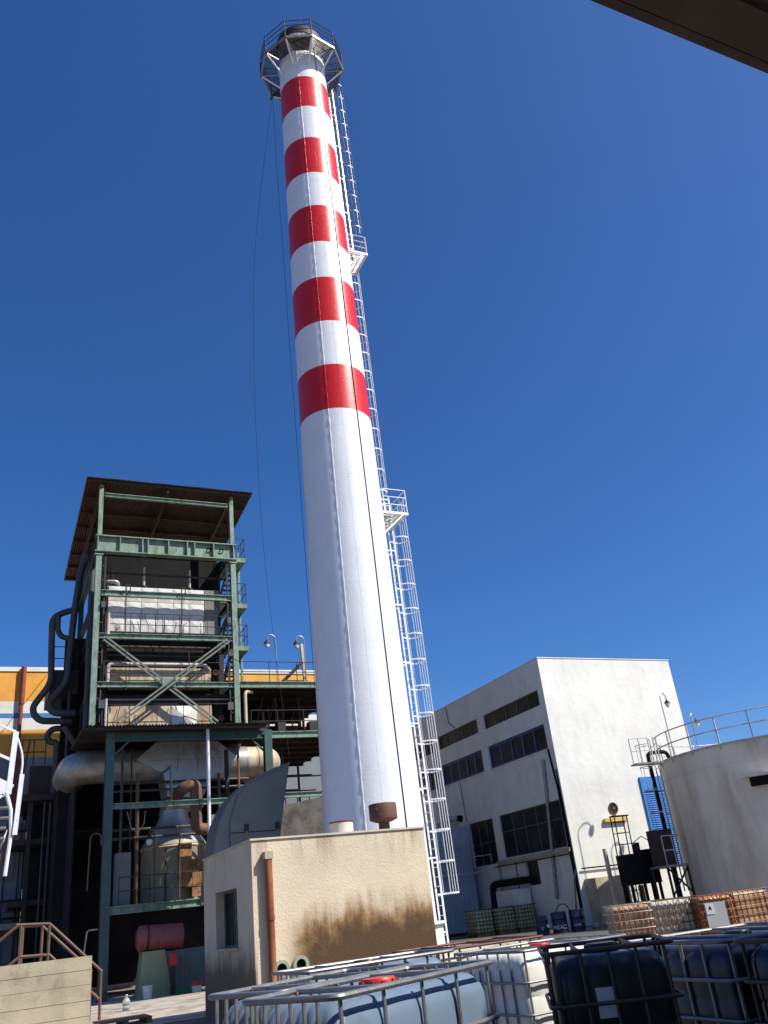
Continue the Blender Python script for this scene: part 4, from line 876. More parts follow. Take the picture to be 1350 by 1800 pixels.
# casing inside the tower
bc = thing('boiler_casing', 'silver and cream clad boiler casing inside the green tower', 'boiler', (6.3, 36, 8))
MB().box(4.05, 8.95, 34.75, 40.5, 9.0, 15.0).build('body', m_shadefill, bc)
PX0, PW, PZ0, PH = 4.15, 0.667, 13.02, 0.66
for i in range(6):
    for j in range(3):
        x0 = PX0 + i * PW + 0.008; x1 = x0 + PW - 0.016; z0 = PZ0 + j * PH + 0.008; z1 = z0 + PH - 0.016; yb = 34.45; yf = 34.40; c = ((x0 + x1) / 2, 34.37, (z0 + z1) / 2)
        MB().add([(x0, yf, z0), (x1, yf, z0), (x1, yf, z1), (x0, yf, z1), c, (x0, yb, z0), (x1, yb, z0), (x1, yb, z1), (x0, yb, z1)], [(0, 1, 4), (1, 2, 4), (2, 3, 4), (3, 0, 4), (0, 5, 6, 1), (1, 6, 7, 2), (2, 7, 8, 3), (3, 8, 5, 0), (8, 7, 6, 5)]).build('silver_panel', m_silver, bc, smooth=False)
MB().box(4.1, 8.75, 34.46, 34.74, 12.98, 15.02).build('backing', m_hood, bc)
MB().box(8.17, 8.74, 34.38, 34.455, 13.0, 15.0).build('grey_panel', m_hood, bc)
scale_about_cam(1.195, -0.2828)
# grey hopper tapering down, then two cream ledges
for k in range(4):
    a0 = 4.36 + 1.02 * k; a1 = a0 + 1.01; b0 = 4.6 + 0.915 * k; b1 = b0 + 0.905
    MB().add([(a0, 34.25, 12.45), (a1, 34.25, 12.45), (b1, 34.4, 11.66), (b0, 34.4, 11.66), (a0, 34.7, 12.45), (a1, 34.7, 12.45), (b1, 34.7, 11.66), (b0, 34.7, 11.66)], [(0, 1, 2, 3), (7, 6, 5, 4), (0, 4, 5, 1), (1, 5, 6, 2), (2, 6, 7, 3), (3, 7, 4, 0)]).build('hopper_panel', m_hood, bc, smooth=False)
scale_about_cam(1.1692, -0.2453)
for (z0, z1) in ((10.66, 11.47), (9.0, 9.94)):
    for k in range(4): MB().box(4.3 + 1.02 * k, 5.31 + 1.02 * k, 34.3, 34.74, z0, z1).build('cream_panel', m_cream, bc)
x0, x1, z0, z1 = 6.75, 7.75, 9.05, 9.9
MB().add([(x0, 34.28, z0), (x1, 34.28, z0), (x1, 34.28, z1), (x0, 34.28, z1), ((x0 + x1) / 2, 34.18, (z0 + z1) / 2)], [(0, 1, 4), (1, 2, 4), (2, 3, 4), (3, 0, 4), (3, 2, 1, 0)]).build('silver_panel', m_silver, bc, smooth=False)
MB().box(4.3, 8.4, 34.45, 34.74, 10.0, 10.3).build('cross_duct', m_dark_steel, bc)
tubepart('steam_pipe', [(4.2, 34.1, 10.7), (4.2, 34.1, 11.56), (8.1, 34.1, 11.56), (8.3, 34.3, 11.4)], 0.075, m_railgrey, bc, 10, 0.18)
for x in (5.6, 7.55): MB().tube([(x, 34.5, 15.0), (x, 34.5, 15.95)], 0.05, 8).build('hanger_rod', m_railgrey, bc); MB().tube([(x, 34.5, 15.0), (x, 34.5, 15.1)], 0.12, 10).build('hanger_foot', m_dark_steel, bc)
tubepart('top_duct', [(4.0, 34.6, 15.25), (4.5, 34.4, 15.2), (4.6, 34.9, 15.0)], 0.09, m_railgrey, bc, 8, 0.15)
tubepart('side_pipe', [(8.85, 34.4, 10.6), (8.85, 34.4, 12.1)], 0.10, m_cream, bc, 10)
tubepart('side_pipe', [(8.65, 34.6, 10.0), (8.65, 34.6, 10.9), (8.4, 34.6, 11.1)], 0.13, m_dark_steel, bc, 10, 0.2)
MB().box(3.95, 9.1, 35.3, 40.4, 15.03, 16.75).build('shade_box', m_black, bc)  # black box added to stand for the dark under the roof
tubepart('valve_stand', [(4.05, FY + 0.1, 8.7), (4.05, FY + 0.1, 9.9)], 0.05, m_railgrey, bc, 8)
tubepart('valve_stand', [(4.05, FY + 0.25, 12.5), (4.05, FY + 0.25, 13.4)], 0.06, m_cream, bc, 8)

scale_about_cam(1.1, -0.145)
# flue duct across the front
fd_ = thing('flue_duct', 'large galvanised flue duct lying across the boiler front', 'duct', (7, 35, 7.7))
MB().tube(fillet([(7.4, 35.1, 7.74), (3.25, 35.1, 7.74), (3.25, 37.6, 7.74)], 0.75, 10), 0.62, 32).build('duct_pipe', m_brownduct, fd_)
MB().tube([(7.4, 35.1, 7.74), (9.9, 35.1, 7.74)], 0.62, 32).build('duct_pipe', m_brownduct, fd_)
MB().tube(fillet([(9.9, 35.1, 7.74), (10.95, 35.1, 7.74), (10.95, 37.6, 7.74)], 0.7, 10), 0.60, 32).build('duct_pipe', m_cream, fd_)
for x in (4.4, 5.3, 9.0, 9.9, 10.4):
    bd = MB().lathe((0, 0, 0), [(0.63, -0.03), (0.63, 0.03)], 32, caps=False); bd.v = [(x + c, 35.1 + b_, 7.74 + a_) for a_, b_, c in bd.v]; bd.build('band', m_brownduct if x < 10 else m_cream, fd_)
hexa = [(5.43, 7.86), (6.19, 8.52), (8.62, 8.50), (9.43, 7.82), (8.77, 7.2), (6.25, 7.38)]
MB().prism(hexa, (34.43, 35.9)).build('transition_box', m_bluegalv, fd_, smooth=False)
for x in (7.0, 7.8): MB().box(x - 0.006, x + 0.006, 34.415, 34.43, 7.35, 8.5).build('seam', m_hood, fd_)
MB().box(6.0, 9.0, 34.416, 34.429, 7.80, 7.812).build('seam', m_hood, fd_)
MB().add([(6.45, 34.4, 7.37), (8.5, 34.4, 7.21), (7.95, 34.4, 6.3), (6.6, 34.4, 6.42), (6.45, 35.8, 7.37), (8.5, 35.8, 7.21), (7.95, 35.6, 6.3), (6.6, 35.6, 6.42)], [(0, 1, 2, 3), (7, 6, 5, 4), (0, 4, 5, 1), (1, 5, 6, 2), (2, 6, 7, 3), (3, 7, 4, 0)]).build('funnel', m_bluegalv, fd_, smooth=False)
MB().box(6.55, 8.0, 34.38, 35.6, 5.95, 6.29).build('collar', m_cream, fd_)

ve = thing('cyclone_vessel', 'grey green round vessel with cone top in the lower boiler', 'vessel', (6.95, 34.9, 2.66))
MB().lathe((6.95, 34.9, 0), [(1.22, 2.67), (1.22, 4.55), (1.25, 4.62), (1.2, 4.7)], 40).build('shell', m_greygreen, ve)
MB().lathe((6.95, 34.9, 0), [(1.2, 4.703), (0.75, 5.3), (0.55, 5.7), (0.55, 5.94)], 40).build('cone', m_bluegalv, ve)
MB().lathe((6.95, 34.9, 0), [(1.235, 5.02 - 0.5), (1.26, 4.56), (1.235, 4.6)], 40, caps=False).build('band', m_cream, ve)
MB().box(6.86, 7.3, 33.35, 33.7, 3.1, 4.6).build('cabinet', m_rustyorange, ve); MB().box(7.33, 7.68, 33.4, 33.7, 3.1, 4.02).build('cabinet', m_rustyorange, ve); MB().box(7.3, 7.62, 33.35, 33.65, 2.75, 3.06).build('cabinet', m_rustyorange, ve)
for x in (6.0, 6.4): MB().beam((x, 33.68, 2.67), (x, 33.68, 4.5), 0.05, 0.05).build('stiffener', m_dark_steel, ve)

scale_about_cam(1.087, -0.126)
tag(tubepart('brown_pipe', [(6.85, 33.9, 6.3), (6.85, 32.75, 6.45), (7.34, 32.75, 6.62), (7.34, 32.75, 4.95), (8.3, 32.75, 4.95)], 0.215, m_brownpipe, None, 18, 0.32), 'thick brown rusted pipe bending down in front of the flue duct', 'pipe')
tag(MB().tube([(7.69, 32.2, 2.66), (7.69, 32.2, 8.5)], 0.065, 12).build('white_pole', m_white_steel), 'thin white upright pole in front of the boiler', 'pole')
scale_about_cam(1.0, 0.0)
# curved hood duct towards the chimney
hd = thing('duct_hood', 'grey curved duct hood between the boiler and the chimney', 'duct', (9, 30.5, 2))
outer = [(10.30, 6.85), (9.72, 6.68), (9.13, 6.45), (8.65, 6.18), (8.24, 5.85), (7.9, 5.42), (7.66, 4.95), (7.5, 4.4), (7.42, 3.9), (7.38, 2.4)]
poly = outer + [(9.78, 2.4), (9.80, 4.30), (9.95, 5.14)]
MB().prism(poly, (30.5, 32.0)).build('side_plate', m_hood, hd)
MB().prism([(8.0, 2.4), (8.0, 4.9), (8.3, 5.75), (8.85, 6.2), (10.18, 6.72), (9.9, 5.14), (9.75, 4.3), (9.74, 2.4)], (30.43, 30.497)).build('front_plate', m_hood, hd)
for x in (8.5, 9.62): MB().box(x, x + 0.14, 30.36, 30.43, 4.55, 4.78).build('hinge', m_dark_steel, hd); MB().box(x + 0.02, x + 0.12, 30.40, 30.428, 2.6, 4.55).build('rib', m_hood, hd)
MB().box(8.02, 9.76, 30.41, 30.428, 4.5, 4.53).build('seam', m_dark_steel, hd)
scale_about_cam(1.087, -0.126)
lwl = MB().prism([(9.85, -0.2), (13.2, -0.2), (13.2, 6.1), (10.9, 5.75), (9.85, 5.0)], (33.9, 34.3)).build('block_wall', m_shadewall); tag(lwl, 'grey block wall seen between the duct hood and the chimney', 'wall')

scale_about_cam(1.2, -0.29)
# pipe rack platforms to the right of the tower
pr = thing('pipe_rack', 'green platform rack reaching from the boiler tower behind the chimney', 'rack', (11.5, 33, 0))
for (z, x0, h) in ((10.46, 9.25, 0.86), (8.41, 9.6, 0.88)):
    MB().hbeam((x0, FY + 0.1, z), (14.2, FY + 0.1, z), 0.16, 0.26, 0.03).build('edge_beam', m_green, pr)
    MB().box(x0, 14.2, FY + 0.2, 40.5, z + 0.05, z + 0.10).build('deck', m_dark_steel, pr)
    for k in range(6): MB().hbeam((x0, FY + 1.2 + 1.15 * k, z - 0.02), (14.2, FY + 1.2 + 1.15 * k, z - 0.02), 0.1, 0.12, 0.02).build('floor_beam', m_rustbeam, pr)
    railing(pr, [(x0 + 0.05, FY + 0.03, z + 0.1), (14.1, FY + 0.03, z + 0.1)], h, m_dark_steel, levels=(1.0, 0.5), r=0.017, spacing=1.25)
for (x, y) in ((14.1, 33.1), (10.2, 37), (14.1, 37), (12.1, 40.3), (9.6, 40.3)): MB().hbeam((x, y, 0), (x, y, 10.4), 0.2, 0.2, 0.03, (0, 1, 0)).build('column', m_rustbeam, pr)
MB().hbeam((10.2, FY + 0.1, 6.05), (14.2, FY + 0.1, 6.05), 0.14, 0.2, 0.025).build('edge_beam', m_green, pr)
MB().beam((10.3, 36.8, 6.1), (12.0, 36.8, 8.3), 0.12, 0.12).build('brace', m_rustbeam, pr); MB().beam((12.0, 40.2, 5.9), (13.2, 40.2, 8.2), 0.14, 0.14).build('brace', m_rustbeam, pr)
MB().box(9.4, 12.6, 40.42, 40.5, 6.4, 10.4).build('shade_sheet', m_shadefill, pr); MB().box(9.4, 14.3, 40.42, 40.5, 8.6, 10.38).build('shade_sheet', m_shadefill, pr)  # near-black sheets added to make the space between the decks dark
for k, (z, y) in enumerate(((9.2, 36), (9.45, 37.5), (7.4, 37), (9.75, 39), (7.0, 38.5))): MB().tube([(9.4, y, z), (14.2, y, z)], 0.06 + 0.02 * (k % 2), 8).build('rack_pipe', m_greypipe, pr)
for x in (10.4, 11.3, 12.9): MB().tube([(x, 36, 8.5), (x, 36, 10.3)], 0.05, 8).build('rack_pipe', m_greypipe, pr)
MB().box(12.0, 13.6, 36, 38, 8.52, 9.35).build('machine_block', m_dark_steel, pr)
railing(pr, [(11.1, 33.6, 5.2), (12.6, 33.6, 5.2)], 1.0, m_dark_steel, r=0.025, spacing=0.5, levels=(1.0,))
tag(tubepart('cream_pipe', [(9.42, FY - 0.02, 8.7), (9.42, FY - 0.02, 10.15), (9.8, FY + 0.3, 10.2)], 0.07, m_cream, None, 10, 0.2), 'cream bent pipe standing beside the right green column', 'pipe')
cv = thing('roof_conveyor', 'dark slanted chute with a white post on the boiler platform', 'chute', (11.7, 33.6, 10.6))
MB().beam((11.2, 33.5, 10.68), (12.1, 33.5, 11.52), 0.3, 0.14).build('chute', m_dark_steel, cv); MB().box(11.4, 12.3, 33.4, 33.8, 10.57, 10.75).build('base', m_dark_steel, cv)
MB().beam((12.2, 33.45, 10.6), (12.14, 33.45, 12.35), 0.12, 0.12).build('post', m_cream, cv)
# stair landings on the tower's right side
for k, z in enumerate((16.15, 14.0, 12.1)):
    st = thing('stair_landing', ['top', 'middle', 'bottom'][k] + ' green stair landing on the right side of the boiler tower', 'landing', (9.55, 34.2, z), 'stair landings of the boiler tower')
    MB().box(9.26, 9.86, 33.7, 34.7, z, z + 0.2).build('deck', m_green, st); MB().box(9.26, 9.86, 36.5, 37.4, z - 1.0, z - 0.8).build('deck', m_green, st)
    railing(st, [(9.3, 33.74, z + 0.2), (9.83, 33.74, z + 0.2), (9.83, 34.68, z + 0.2)], 0.95, m_dark_steel, levels=(1.0, 0.5), r=0.018, spacing=0.6)
    for x in (9.32, 9.8): MB().beam((x, 34.7, z + 0.1), (x, 36.5, z - 0.9), 0.05, 0.16).build('stringer', m_green, st)
    for q in range(7): MB().box(9.35, 9.77, 34.75 + q * 0.25, 34.95 + q * 0.25, z + 0.02 - q * 0.14, z + 0.05 - q * 0.14).build('tread', m_dark_steel, st)
MB().beam((9.78, 34.6, 10.5), (9.78, 34.6, 17.0), 0.09, 0.09).build('stair_post', m_green, bt)

# pipes on the tower's left side
pp_ = 'lagged pipes on the left side of the boiler'
def lpipe(pts, r, label, y=36.0, rf=0.35, m=m_greypipe):
    return tag(tubepart('lagged_pipe', [(p[0], (p[2] if len(p) > 2 else y), p[1]) for p in pts], r, m, None, 14, rf), label, 'pipe', pp_)
lpipe([(3.2, 14.5), (2.75, 14.4), (2.12, 14.1), (2.18, 12.5), (2.24, 11.3), (1.56, 10.25), (1.85, 9.76), (3.1, 9.74)], 0.13, 'outermost dark lagged pipe looping out against the sky left of the boiler')
lpipe([(3.3, 17.0), (3.12, 16.0), (2.98, 14.5), (2.88, 12.5), (2.83, 11.3), (2.12, 10.35), (2.4, 10.02), (3.2, 10.02)], 0.14, 'dark lagged pipe dropping from the roof and looping inwards left of the boiler', 35.8)
lpipe([(2.35, 14.2), (2.36, 13.5), (2.55, 13.2), (2.95, 13.2)], 0.11, 'short dark pipe elbow between the two looping pipes', 35.95, 0.2)
lpipe([(3.50, 15.9, 34.6), (3.52, 9.0, 34.6), (3.5, 8.3, 34.6)], 0.13, 'straight grey lagged pipe close to the left green column', 34.6, 0.0)
lpipe([(2.75, 9.3, 35), (3.0, 8.9, 35), (3.35, 8.4, 35), (3.4, 8.2, 35.05)], 0.11, 'slanting grey pipe above the left end of the flue duct', 35, 0.2)
lpipe([(3.0, 9.5), (2.4, 9.5), (2.2, 9.2), (2.35, 8.95), (2.6, 8.95), (2.62, 6.9)], 0.12, 'lowest dark lagged pipe elbow above the left platform', 36.2, 0.2)
lpipe([(2.98, 11.1, 36.2), (2.98, 8.0, 36.2)], 0.06, 'thin upright pipe between the lagged loops', 36.2, 0)
lpl = thing('side_platform', 'dark platforms with handrail on the left side of the boiler', 'platform', (2.4, 36.5, 0))
MB().box(2.2, 3.3, 36.2, 39, 10.9, 11.9).build('box', m_dark_steel, lpl)
railing(lpl, [(2.25, 36.25, 11.9), (3.2, 36.25, 11.9)], 1.0, m_dark_steel, r=0.02, spacing=0.5)
MB().box(1.5, 3.3, 36.0, 40.5, 6.75, 6.98).build('deck', m_dark_steel, lpl); MB().box(1.7, 2.5, 36.4, 38, 7.0, 8.1).build('box', m_dark_steel, lpl)
railing(lpl, [(1.35, 36.1, 8.1), (2.2, 36.1, 8.1)], 0.95, m_dark_steel, r=0.022, spacing=0.4)
MB().beam((1.35, 36.1, 7.0), (1.62, 36.1, 9.05), 0.06, 0.06).build('brace', m_dark_steel, lpl)
for (x, y) in ((1.8, 36.2), (2.9, 36.2), (1.8, 40), (2.6, 38)): MB().beam((x, y, 0), (x, y, 6.75), 0.16, 0.16).build('leg', m_dark_steel, lpl)
for z in (5.2, 3.1): MB().box(1.3, 3.3, 36.3, 40.5, z, z + 0.2).build('deck', m_dark_steel, lpl)
MB().box(1.9, 3.2, 37.5, 40, 0, 6.7).build('box', m_shadefill, lpl)
for k in range(5): MB().tube([(2.3 + 0.22 * k, 36.1 + 0.15 * k, 0.0), (2.3 + 0.22 * k, 36.1 + 0.15 * k, 6.7)], 0.04 + 0.015 * (k % 3), 8).build('upright_pipe', m_greypipe, lpl)
MB().box(2.6, 3.25, 34.0, 36.0, 2.0, 6.8).build('box', m_shadefill, lpl)
scale_about_cam(1.087, -0.126)
hk = thing('gauge_hook', 'thin bent pipes with a small lamp beside the lower left green column', 'pipe', (3.6, 32.3, 0))
MB().tube(fillet([(3.55, 32.3, 3.2), (3.6, 32.3, 5.0), (3.95, 32.3, 5.0), (3.95, 32.3, 4.6)], 0.2), 0.025, 6).build('pipe', m_brownrail, hk); MB().tube(fillet([(3.4, 32.4, 0), (3.62, 32.4, 2.0), (3.95, 32.4, 2.0)], 0.1), 0.025, 6).build('pipe', m_railgrey, hk)
for (x, z0, z1, lb_) in ((5.75, 2.7, 5.0, 'thin hooked lamp post on the lower boiler platform'),):
    hook_lamp(lb_, (x, LY - 0.06, z0), z1 - z0, (-1, 0, 0), 0.16, m_brownrail)
tag(MB().tube([(6.62, LY - 0.1, 2.7), (6.65, LY - 0.1, 5.1)], 0.028, 6).build('thin_pole', m_brownrail), 'thin brown pole on the lower boiler platform beside the rusty cabinet', 'pole')
cab = MB().box(4.6, 5.1, 33.2, 33.8, 2.67, 4.4).build('grey_cabinet', m_hood); tag(cab, 'tall grey cabinet in the dark lower boiler behind the left green column', 'cabinet')

scale_about_cam(1.2, -0.29)
# machine with red motor in front of the boiler
mc = thing('boiler_fan', 'red drum motor on a green pedestal at the foot of the boiler', 'machine', (5.2, 28.4, 0))
mb = MB().tube([(4.58, 28.45, 1.55), (4.66, 28.45, 1.55), (5.9, 28.45, 1.5)], [0.24, 0.36, 0.36], 28); mb.build('motor', m_machred, mc)
MB().tube([(4.84, 28.45, 1.545), (4.9, 28.45, 1.54)], 0.375, 28).build('motor_band', m_rustbeam, mc)
MB().prism([(4.6, 0.1), (5.55, 0.1), (5.35, 1.2), (4.72, 1.2)], (28.15, 28.8)).build('pedestal', m_machgreen, mc)
MB().box(5.36, 6.6, 28.2, 28.9, 0.1, 1.15).build('housing', mat('dull teal housing', (0.09, 0.13, 0.12), 0.6), mc)
MB().box(4.55, 5.7, 28.1, 28.9, 0.02, 0.1).build('base', m_machgreen, mc)
rp = thing('red_box_post', 'small red box on a dark post in front of the green machine', 'post', (5.53, 27.9, 0))
MB().tube([(5.53, 27.9, 0.02), (5.53, 27.9, 0.75)], 0.075, 12).build('post', m_dark_steel, rp); MB().box(5.43, 5.64, 27.82, 27.98, 0.75, 1.08).build('box', m_brightred, rp)
bk2 = thing('paint_bucket', 'white plastic bucket on the pavement by the green machine', 'bucket', (4.75, 27.5, 0.02))
MB().lathe((4.75, 27.5, 0.02), [(0.115, 0.0), (0.135, 0.30), (0.142, 0.30), (0.142, 0.33), (0.125, 0.33), (0.105, 0.02)], 24, caps=False).build('pail', m_whiteplastic, bk2); MB().lathe((4.75, 27.5, 0.02), [(0.11, 0.01), (0.11, 0.03)], 20).build('base', m_whiteplastic, bk2)
tr = thing('plastic_tray', 'green plastic tray on the pavement beside the house', 'tray', (5.75, 27.6, 0.02))
MB().box(5.55, 6.0, 27.4, 27.8, 0.022, 0.04).build('base', m_greentray, tr)
for (a, b, c, d) in ((5.55, 6.0, 27.4, 27.42), (5.55, 6.0, 27.78, 27.8), (5.55, 5.57, 27.42, 27.78), (5.98, 6.0, 27.42, 27.78)): MB().box(a, b, c, d, 0.04, 0.13).build('side', m_greentray, tr)
rb = thing('red_bucket', 'red and white bucket behind the corner of the beige house', 'bucket', (5.95, 26.7, 0.02))
MB().lathe((5.95, 26.7, 0.02), [(0.12, 0.0), (0.14, 0.22)], 20).build('pail', m_whiteplastic, rb); MB().lathe((5.95, 26.7, 0.02), [(0.146, 0.2), (0.15, 0.31)], 20).build('rim', m_brightred, rb)
for k, (x, c) in enumerate(((5.78, 'dark'), (5.9, 'brown'))): tag(MB().tube([(x, 27.9, 0.02), (x + 0.1, 28.15, 1.0)], 0.014, 6).build('broom_handle', m_wood), c + ' broom handle leaning on the machine beside the house', 'broom')
tag(tubepart('red_hose', [(3.0, 24.3, 0.03), (3.6, 24.6, 0.03), (4.53, 25.35, 0.03), (5.2, 25.4, 0.03), (5.9, 25.2, 0.03)], 0.012, m_brightred, None, 6, 0.4), 'thin red hose lying across the pavement', 'hose')
scale_about_cam(1.0, 0.0)
bo = thing('water_bottle', 'clear plastic water bottle standing on the pavement', 'bottle', (3.68, 24.2, 0.02))
MB().lathe((3.68, 24.2, 0.02), [(0.085, 0.0), (0.095, 0.02), (0.095, 0.08), (0.088, 0.1), (0.095, 0.12), (0.095, 0.19), (0.06, 0.25), (0.025, 0.28), (0.025, 0.31)], 20).build('body', m_bottle, bo); MB().lathe((3.68, 24.2, 0.02), [(0.028, 0.311), (0.028, 0.335)], 12).build('cap', m_whiteplastic, bo)

scale_about_cam(1.0, 0.0)
# pallet at the bottom left
pt = thing('wooden_pallet', 'weathered wooden pallet on the ground beside the concrete wall', 'pallet', (3.0, 20.4, 0))
for k in range(6): MB().box(2.48, 3.5, 19.7 + 0.17 * k, 19.83 + 0.17 * k, 0.10, 0.125).build('plank', m_wood, pt)
for x in (2.5, 2.95, 3.4): MB().box(x, x + 0.1, 19.7, 20.68, 0.0, 0.098).build('skid', m_wood, pt)

# concrete retaining wall with board marks, stair railings
cw = thing('concrete_wall', 'board-marked concrete wall at the bottom left corner', 'wall', (0, 20.1, 0))
zt = 1.33
for k, z in enumerate((0.0, 0.27, 0.54, 0.82, 1.08)):
    z1 = (0.27, 0.54, 0.82, 1.08, zt)[k]; off = 0.006 * ((k * 7) % 3)
    MB().box(-4.0, 2.35, 20.0 - off, 20.3, z, z1 - 0.006).build('board_course', m_concrete, cw)
MB().box(-4.0, 2.345, 20.02, 20.28, 0.0, zt - 0.02).build('core', m_concrete, cw)
br = thing('stair_railing', 'brown pipe handrail along steps behind the concrete wall', 'railing', (1.6, 21.5, 0))
def seg(a, b, r=0.032): MB().tube([a, b], r, 8).build('rail', m_brownrail, br)
y0 = 21.5
for (x, zt_) in ((1.05, 2.06), (1.62, 2.03), (1.52, 2.03), (1.12, 2.05)): MB().tube([(x, y0 if x in (1.05, 1.62) else y0 + 0.6, 0.2), (x, y0 if x in (1.05, 1.62) else y0 + 0.6, zt_)], 0.032, 8).build('post', m_brownrail, br)
seg((0.95, y0, 2.07), (1.62, y0, 2.03)); seg((1.05, y0, 1.45), (1.62, y0, 1.43)); seg((1.62, y0, 2.03), (2.74, y0, 0.98)); seg((1.62, y0, 1.45), (2.7, y0, 0.46)); seg((1.0, y0, 2.07), (0.0, y0, 1.3)); seg((1.05, y0, 1.45), (0.2, y0, 0.8)); seg((1.5, y0 + 0.6, 2.03), (2.6, y0 + 0.6, 1.0)); seg((1.12, y0 + 0.6, 2.05), (1.52, y0 + 0.6, 2.03))
for x in (2.72, 2.58): MB().tube([(x, y0 if x > 2.6 else y0 + 0.6, 0.0), (x, y0 if x > 2.6 else y0 + 0.6, 1.0)], 0.032, 8).build('post', m_brownrail, br)

# white steel stair at the left edge
ws = thing('white_stair', 'white steel stair with grated treads at the left edge', 'stair', (0.2, 22, 0))
def wbm(a, b, w=0.09, h=0.05, nm='rail', m=m_white_steel): MB().beam(a, b, w, h, (0, 1, 0)).build(nm, m, ws)
yy = 22.0
wbm((-0.6, yy, 6.85), (0.66, yy, 6.28), 0.05, 0.05, 'hand_rail'); wbm((-0.6, yy, 6.2), (0.62, yy, 5.62), 0.06, 0.04)
wbm((0.66, yy, 6.28), (0.60, yy, 4.85), 0.12, 0.06, 'post'); MB().tube(fillet([(0.66, yy, 6.25), (0.86, yy, 5.7), (0.84, yy, 5.2)], 0.4), 0.025, 6).build('hand_rail', m_white_steel, ws)
wbm((0.86, yy - 0.05, 5.28), (0.80, yy - 0.05, 3.95), 0.10, 0.06, 'post')
wbm((-0.9, yy, 5.72), (0.64, yy, 4.92), 0.30, 0.05, 'stringer')
MB().tube([(0.55, yy, 4.9), (0.68, yy, 4.5), (0.72, yy, 4.0), (0.66, yy, 3.1)], 0.045, 8).build('stringer', m_white_steel, ws)
wbm((0.72, yy + 0.1, 4.2), (0.2, yy + 0.1, 1.6), 0.10, 0.05, 'stringer', m_brownrail); wbm((0.66, yy + 0.3, 4.1), (0.2, yy + 0.3, 2.9), 0.05, 0.04, 'brace')
for k in range(9):
    z = 4.55 - 0.21 * k * 1.05; MB().box(-1.0, 0.70 - 0.045 * k, yy - 0.03, yy + 0.25, z, z + 0.035).build('tread', m_grey_steel, ws)
wbm((0.5, yy, 4.85), (-0.4, yy, 4.2), 0.06, 0.05, 'brace')
MB().beam((-0.9, yy, 0), (-0.9, yy, 6.8), 0.12, 0.12).build('post', m_white_steel, ws); MB().beam((-0.9, yy + 0.02, 2.7), (0.25, yy + 0.02, 0.0), 0.12, 0.05).build('stringer', m_brownrail, ws)

scale_about_cam(1.22, -0.32)
# orange building behind
sd = thing('dark_infill', 'added dark shed with pale panels at the left edge below the orange building', 'infill', (-1, 38, 0))  # wall block added to bring darkness to the left edge
MB().box(-5, 1.75, 38.0, 39.5, -0.2, 6.3).build('wall', m_lowergrey, sd)
for (x, z, w_, h_, m) in ((-0.4, 3.9, 0.8, 1.4, m_stripeblue), (0.75, 4.1, 0.7, 1.2, m_hood), (0.3, 1.2, 0.9, 1.3, m_lowergrey), (1.3, 1.3, 0.35, 1.2, m_hood)): MB().box(x, x + w_, 37.95, 37.998, z, z + h_).build('panel', m, sd)
for z in (3.4, 2.8, 5.9): MB().tube([(-3, 37.9, z), (1.9, 37.9, z)], 0.04, 6).build('wall_pipe', m_dark_steel, sd)
for x in (0.2, 1.1, 1.6): MB().tube([(x, 37.85, 0), (x, 37.85, 6.2)], 0.03, 6).build('wall_pipe', m_dark_steel, sd)
railing(sd, [(-1.5, 37.3, 2.6), (1.7, 37.3, 2.6)], 0.8, m_dark_steel, r=0.02, spacing=0.8); MB().box(-1.6, 1.8, 37.2, 37.95, 2.4, 2.6).build('walkway', m_concrete, sd)
ob = thing('orange_building', 'orange building with white and blue stripes behind the boiler', 'building', (10, 46, 0))
def ow(z0, z1, m, nm='wall', y=46.0): MB().box(-14, 17.6, y, 46.4, z0, z1).build(nm, m, ob)
ow(0, 10.27, m_lowergrey); ow(10.273, 11.64, m_orange); ow(11.643, 12.23, m_stripewhite, 'white_stripe'); ow(12.233, 12.47, m_stripeblue, 'blue_stripe'); ow(12.473, 13.08, m_stripewhite, 'white_stripe'); ow(13.083, 14.62, m_orange); ow(14.623, 14.85, m_stripewhite, 'parapet', 45.95)
MB().box(-14, 17.6, 46.4, 60, 0, 14.6).build('body', m_stripewhite, ob)
for k, (a, b) in enumerate(((14.84, 12.9), (12.9, 10.6), (10.6, 2.0))): MB().tube([(1.52, 45.85, a), (1.52 - 0.02 * k, 45.85, b)], 0.10 if k else 0.13, 10).build('drainpipe', m_pipebrown, ob)
MB().tube([(2.6, 45.9, 14.4), (0.3, 45.9, 10.9), (-2, 45.9, 10.0)], 0.012, 5).build('cable', m_black, ob)
for (x, z) in ((0.6, 4.4), (2.2, 4.4), (0.2, 1.2), (1.6, 1.2)): MB().box(x, x + 1.0, 45.93, 45.999, z, z + 1.6).build('window', m_glass, ob)

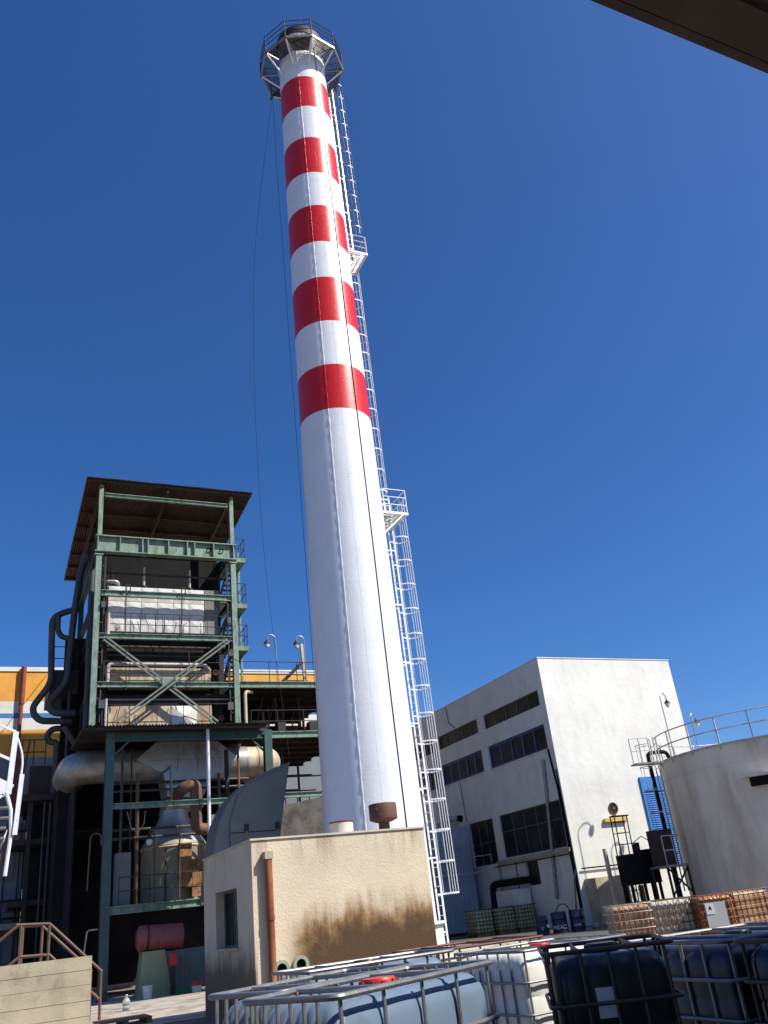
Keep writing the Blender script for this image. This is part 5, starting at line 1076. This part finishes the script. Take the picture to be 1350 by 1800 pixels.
# ---- small plant fittings on the tower: conduits, junction boxes, valves, drop pipes
scale_about_cam(1.2, -0.29)
rnd = random.Random(11)
for k in range(7):
    x = 3.95 + 0.05 * k + 0.02 * rnd.random(); MB().tube([(x, 33.5 + 0.12 * k, 8.8), (x + 0.02, 33.5 + 0.12 * k, 15.6 - 0.8 * (k % 3))], 0.018 + 0.01 * (k % 2), 6).build('conduit', m_dark_steel, bt)
for (x, z, w_, h_) in ((3.8, 13.5, 0.16, 0.24), (8.86, 11.6, 0.18, 0.26), (8.84, 13.0, 0.14, 0.2), (3.86, 9.5, 0.2, 0.3), (8.8, 9.4, 0.22, 0.3)):
    MB().box(x - w_ / 2, x + w_ / 2, 32.9, 33.0, z, z + h_).build('junction_box', m_greypipe, bt)
for (z, y, r, m) in ((11.85, 33.9, 0.05, m_greypipe), (10.15, 33.7, 0.07, m_dark_steel), (9.98, 33.55, 0.035, m_railgrey), (12.15, 33.7, 0.06, m_dark_steel), (15.25, 33.6, 0.05, m_dark_steel)):
    MB().tube([(3.8, y, z), (8.9, y, z)], r, 8).build('cross_pipe', m, bt)
for k in range(12):
    x = 4.1 + 0.4 * k + rnd.uniform(-0.1, 0.1); z = rnd.choice((8.9, 10.7, 12.6)); MB().tube([(x, 33.3, z), (x, 33.3, z + rnd.uniform(0.3, 0.8)), (x + rnd.uniform(-0.2, 0.2), 33.32, z + 0.85)], 0.014, 5).build('drop_pipe', m_dark_steel, bt)
for (x, z) in ((4.3, 11.0), (8.3, 11.0), (5.2, 9.2), (8.5, 9.15), (4.4, 12.8)):
    v = MB(); n = 14; v.tube([(x + 0.1 * cos(2 * pi * j / n), 33.25, z + 0.1 * sin(2 * pi * j / n)) for j in range(n)], 0.014, 5, closed=True); v.tube([(x, 33.25, z), (x, 33.5, z)], 0.025, 6); v.beam((x - 0.1, 33.25, z), (x + 0.1, 33.25, z), 0.012, 0.012); v.build('hand_wheel', m_machred, bt)
for (x, y0_, z0_, z1_) in ((9.5, 35.0, 8.6, 10.3), (9.9, 36.0, 8.6, 10.3), (10.5, 34.2, 8.55, 9.6), (11.2, 34.6, 8.55, 10.3), (11.6, 35.3, 6.2, 8.3), (12.2, 34.5, 8.55, 10.3), (12.6, 36.2, 6.2, 8.3)):
    MB().tube([(x, y0_, z0_), (x, y0_, z1_)], rnd.uniform(0.035, 0.09), 8).build('rack_pipe', rnd.choice((m_greypipe, m_dark_steel, m_brownpipe)), pr)
for k in range(5): MB().beam((10.0 + 0.55 * k, 34.0, 8.6), (10.5 + 0.55 * k, 34.0 + 0.3 * k, 10.2), 0.05, 0.05).build('brace', m_rustbeam, pr)
for (x, z) in ((10.2, 8.6), (11.0, 8.6), (12.4, 8.6)): MB().box(x, x + 0.35, 33.8, 34.2, z, z + 0.5).build('machine_block', m_dark_steel, pr)
scale_about_cam(1.087, -0.126)
for k, (x, z0_, z1_, r) in enumerate(((4.75, 2.7, 8.1, 0.05), (5.1, 4.5, 8.1, 0.03), (5.35, 2.7, 7.2, 0.07), (8.45, 2.7, 7.1, 0.06), (8.8, 2.7, 8.0, 0.09), (9.3, 2.7, 8.0, 0.05))):
    MB().tube([(x, 33.4 + 0.1 * k, z0_), (x, 33.4 + 0.1 * k, z1_)], r, 8).build('drop_pipe', (m_greypipe, m_dark_steel, m_brownpipe)[k % 3], bt)
for (z, y) in ((7.0, 34.6), (6.7, 34.5), (5.2, 33.6), (4.9, 33.5)): MB().tube([(4.4, y, z), (9.9, y, z)], 0.05, 8).build('cross_pipe', m_greypipe, bt)
MB().tube([(4.9, 33.0, 5.75), (5.05, 33.0, 5.2), (5.3, 33.0, 5.0), (5.5, 33.0, 5.3), (5.55, 33.0, 5.75)], 0.015, 5).build('slack_cable', m_railgrey, bt)
scale_about_cam(1.0, 0.0)
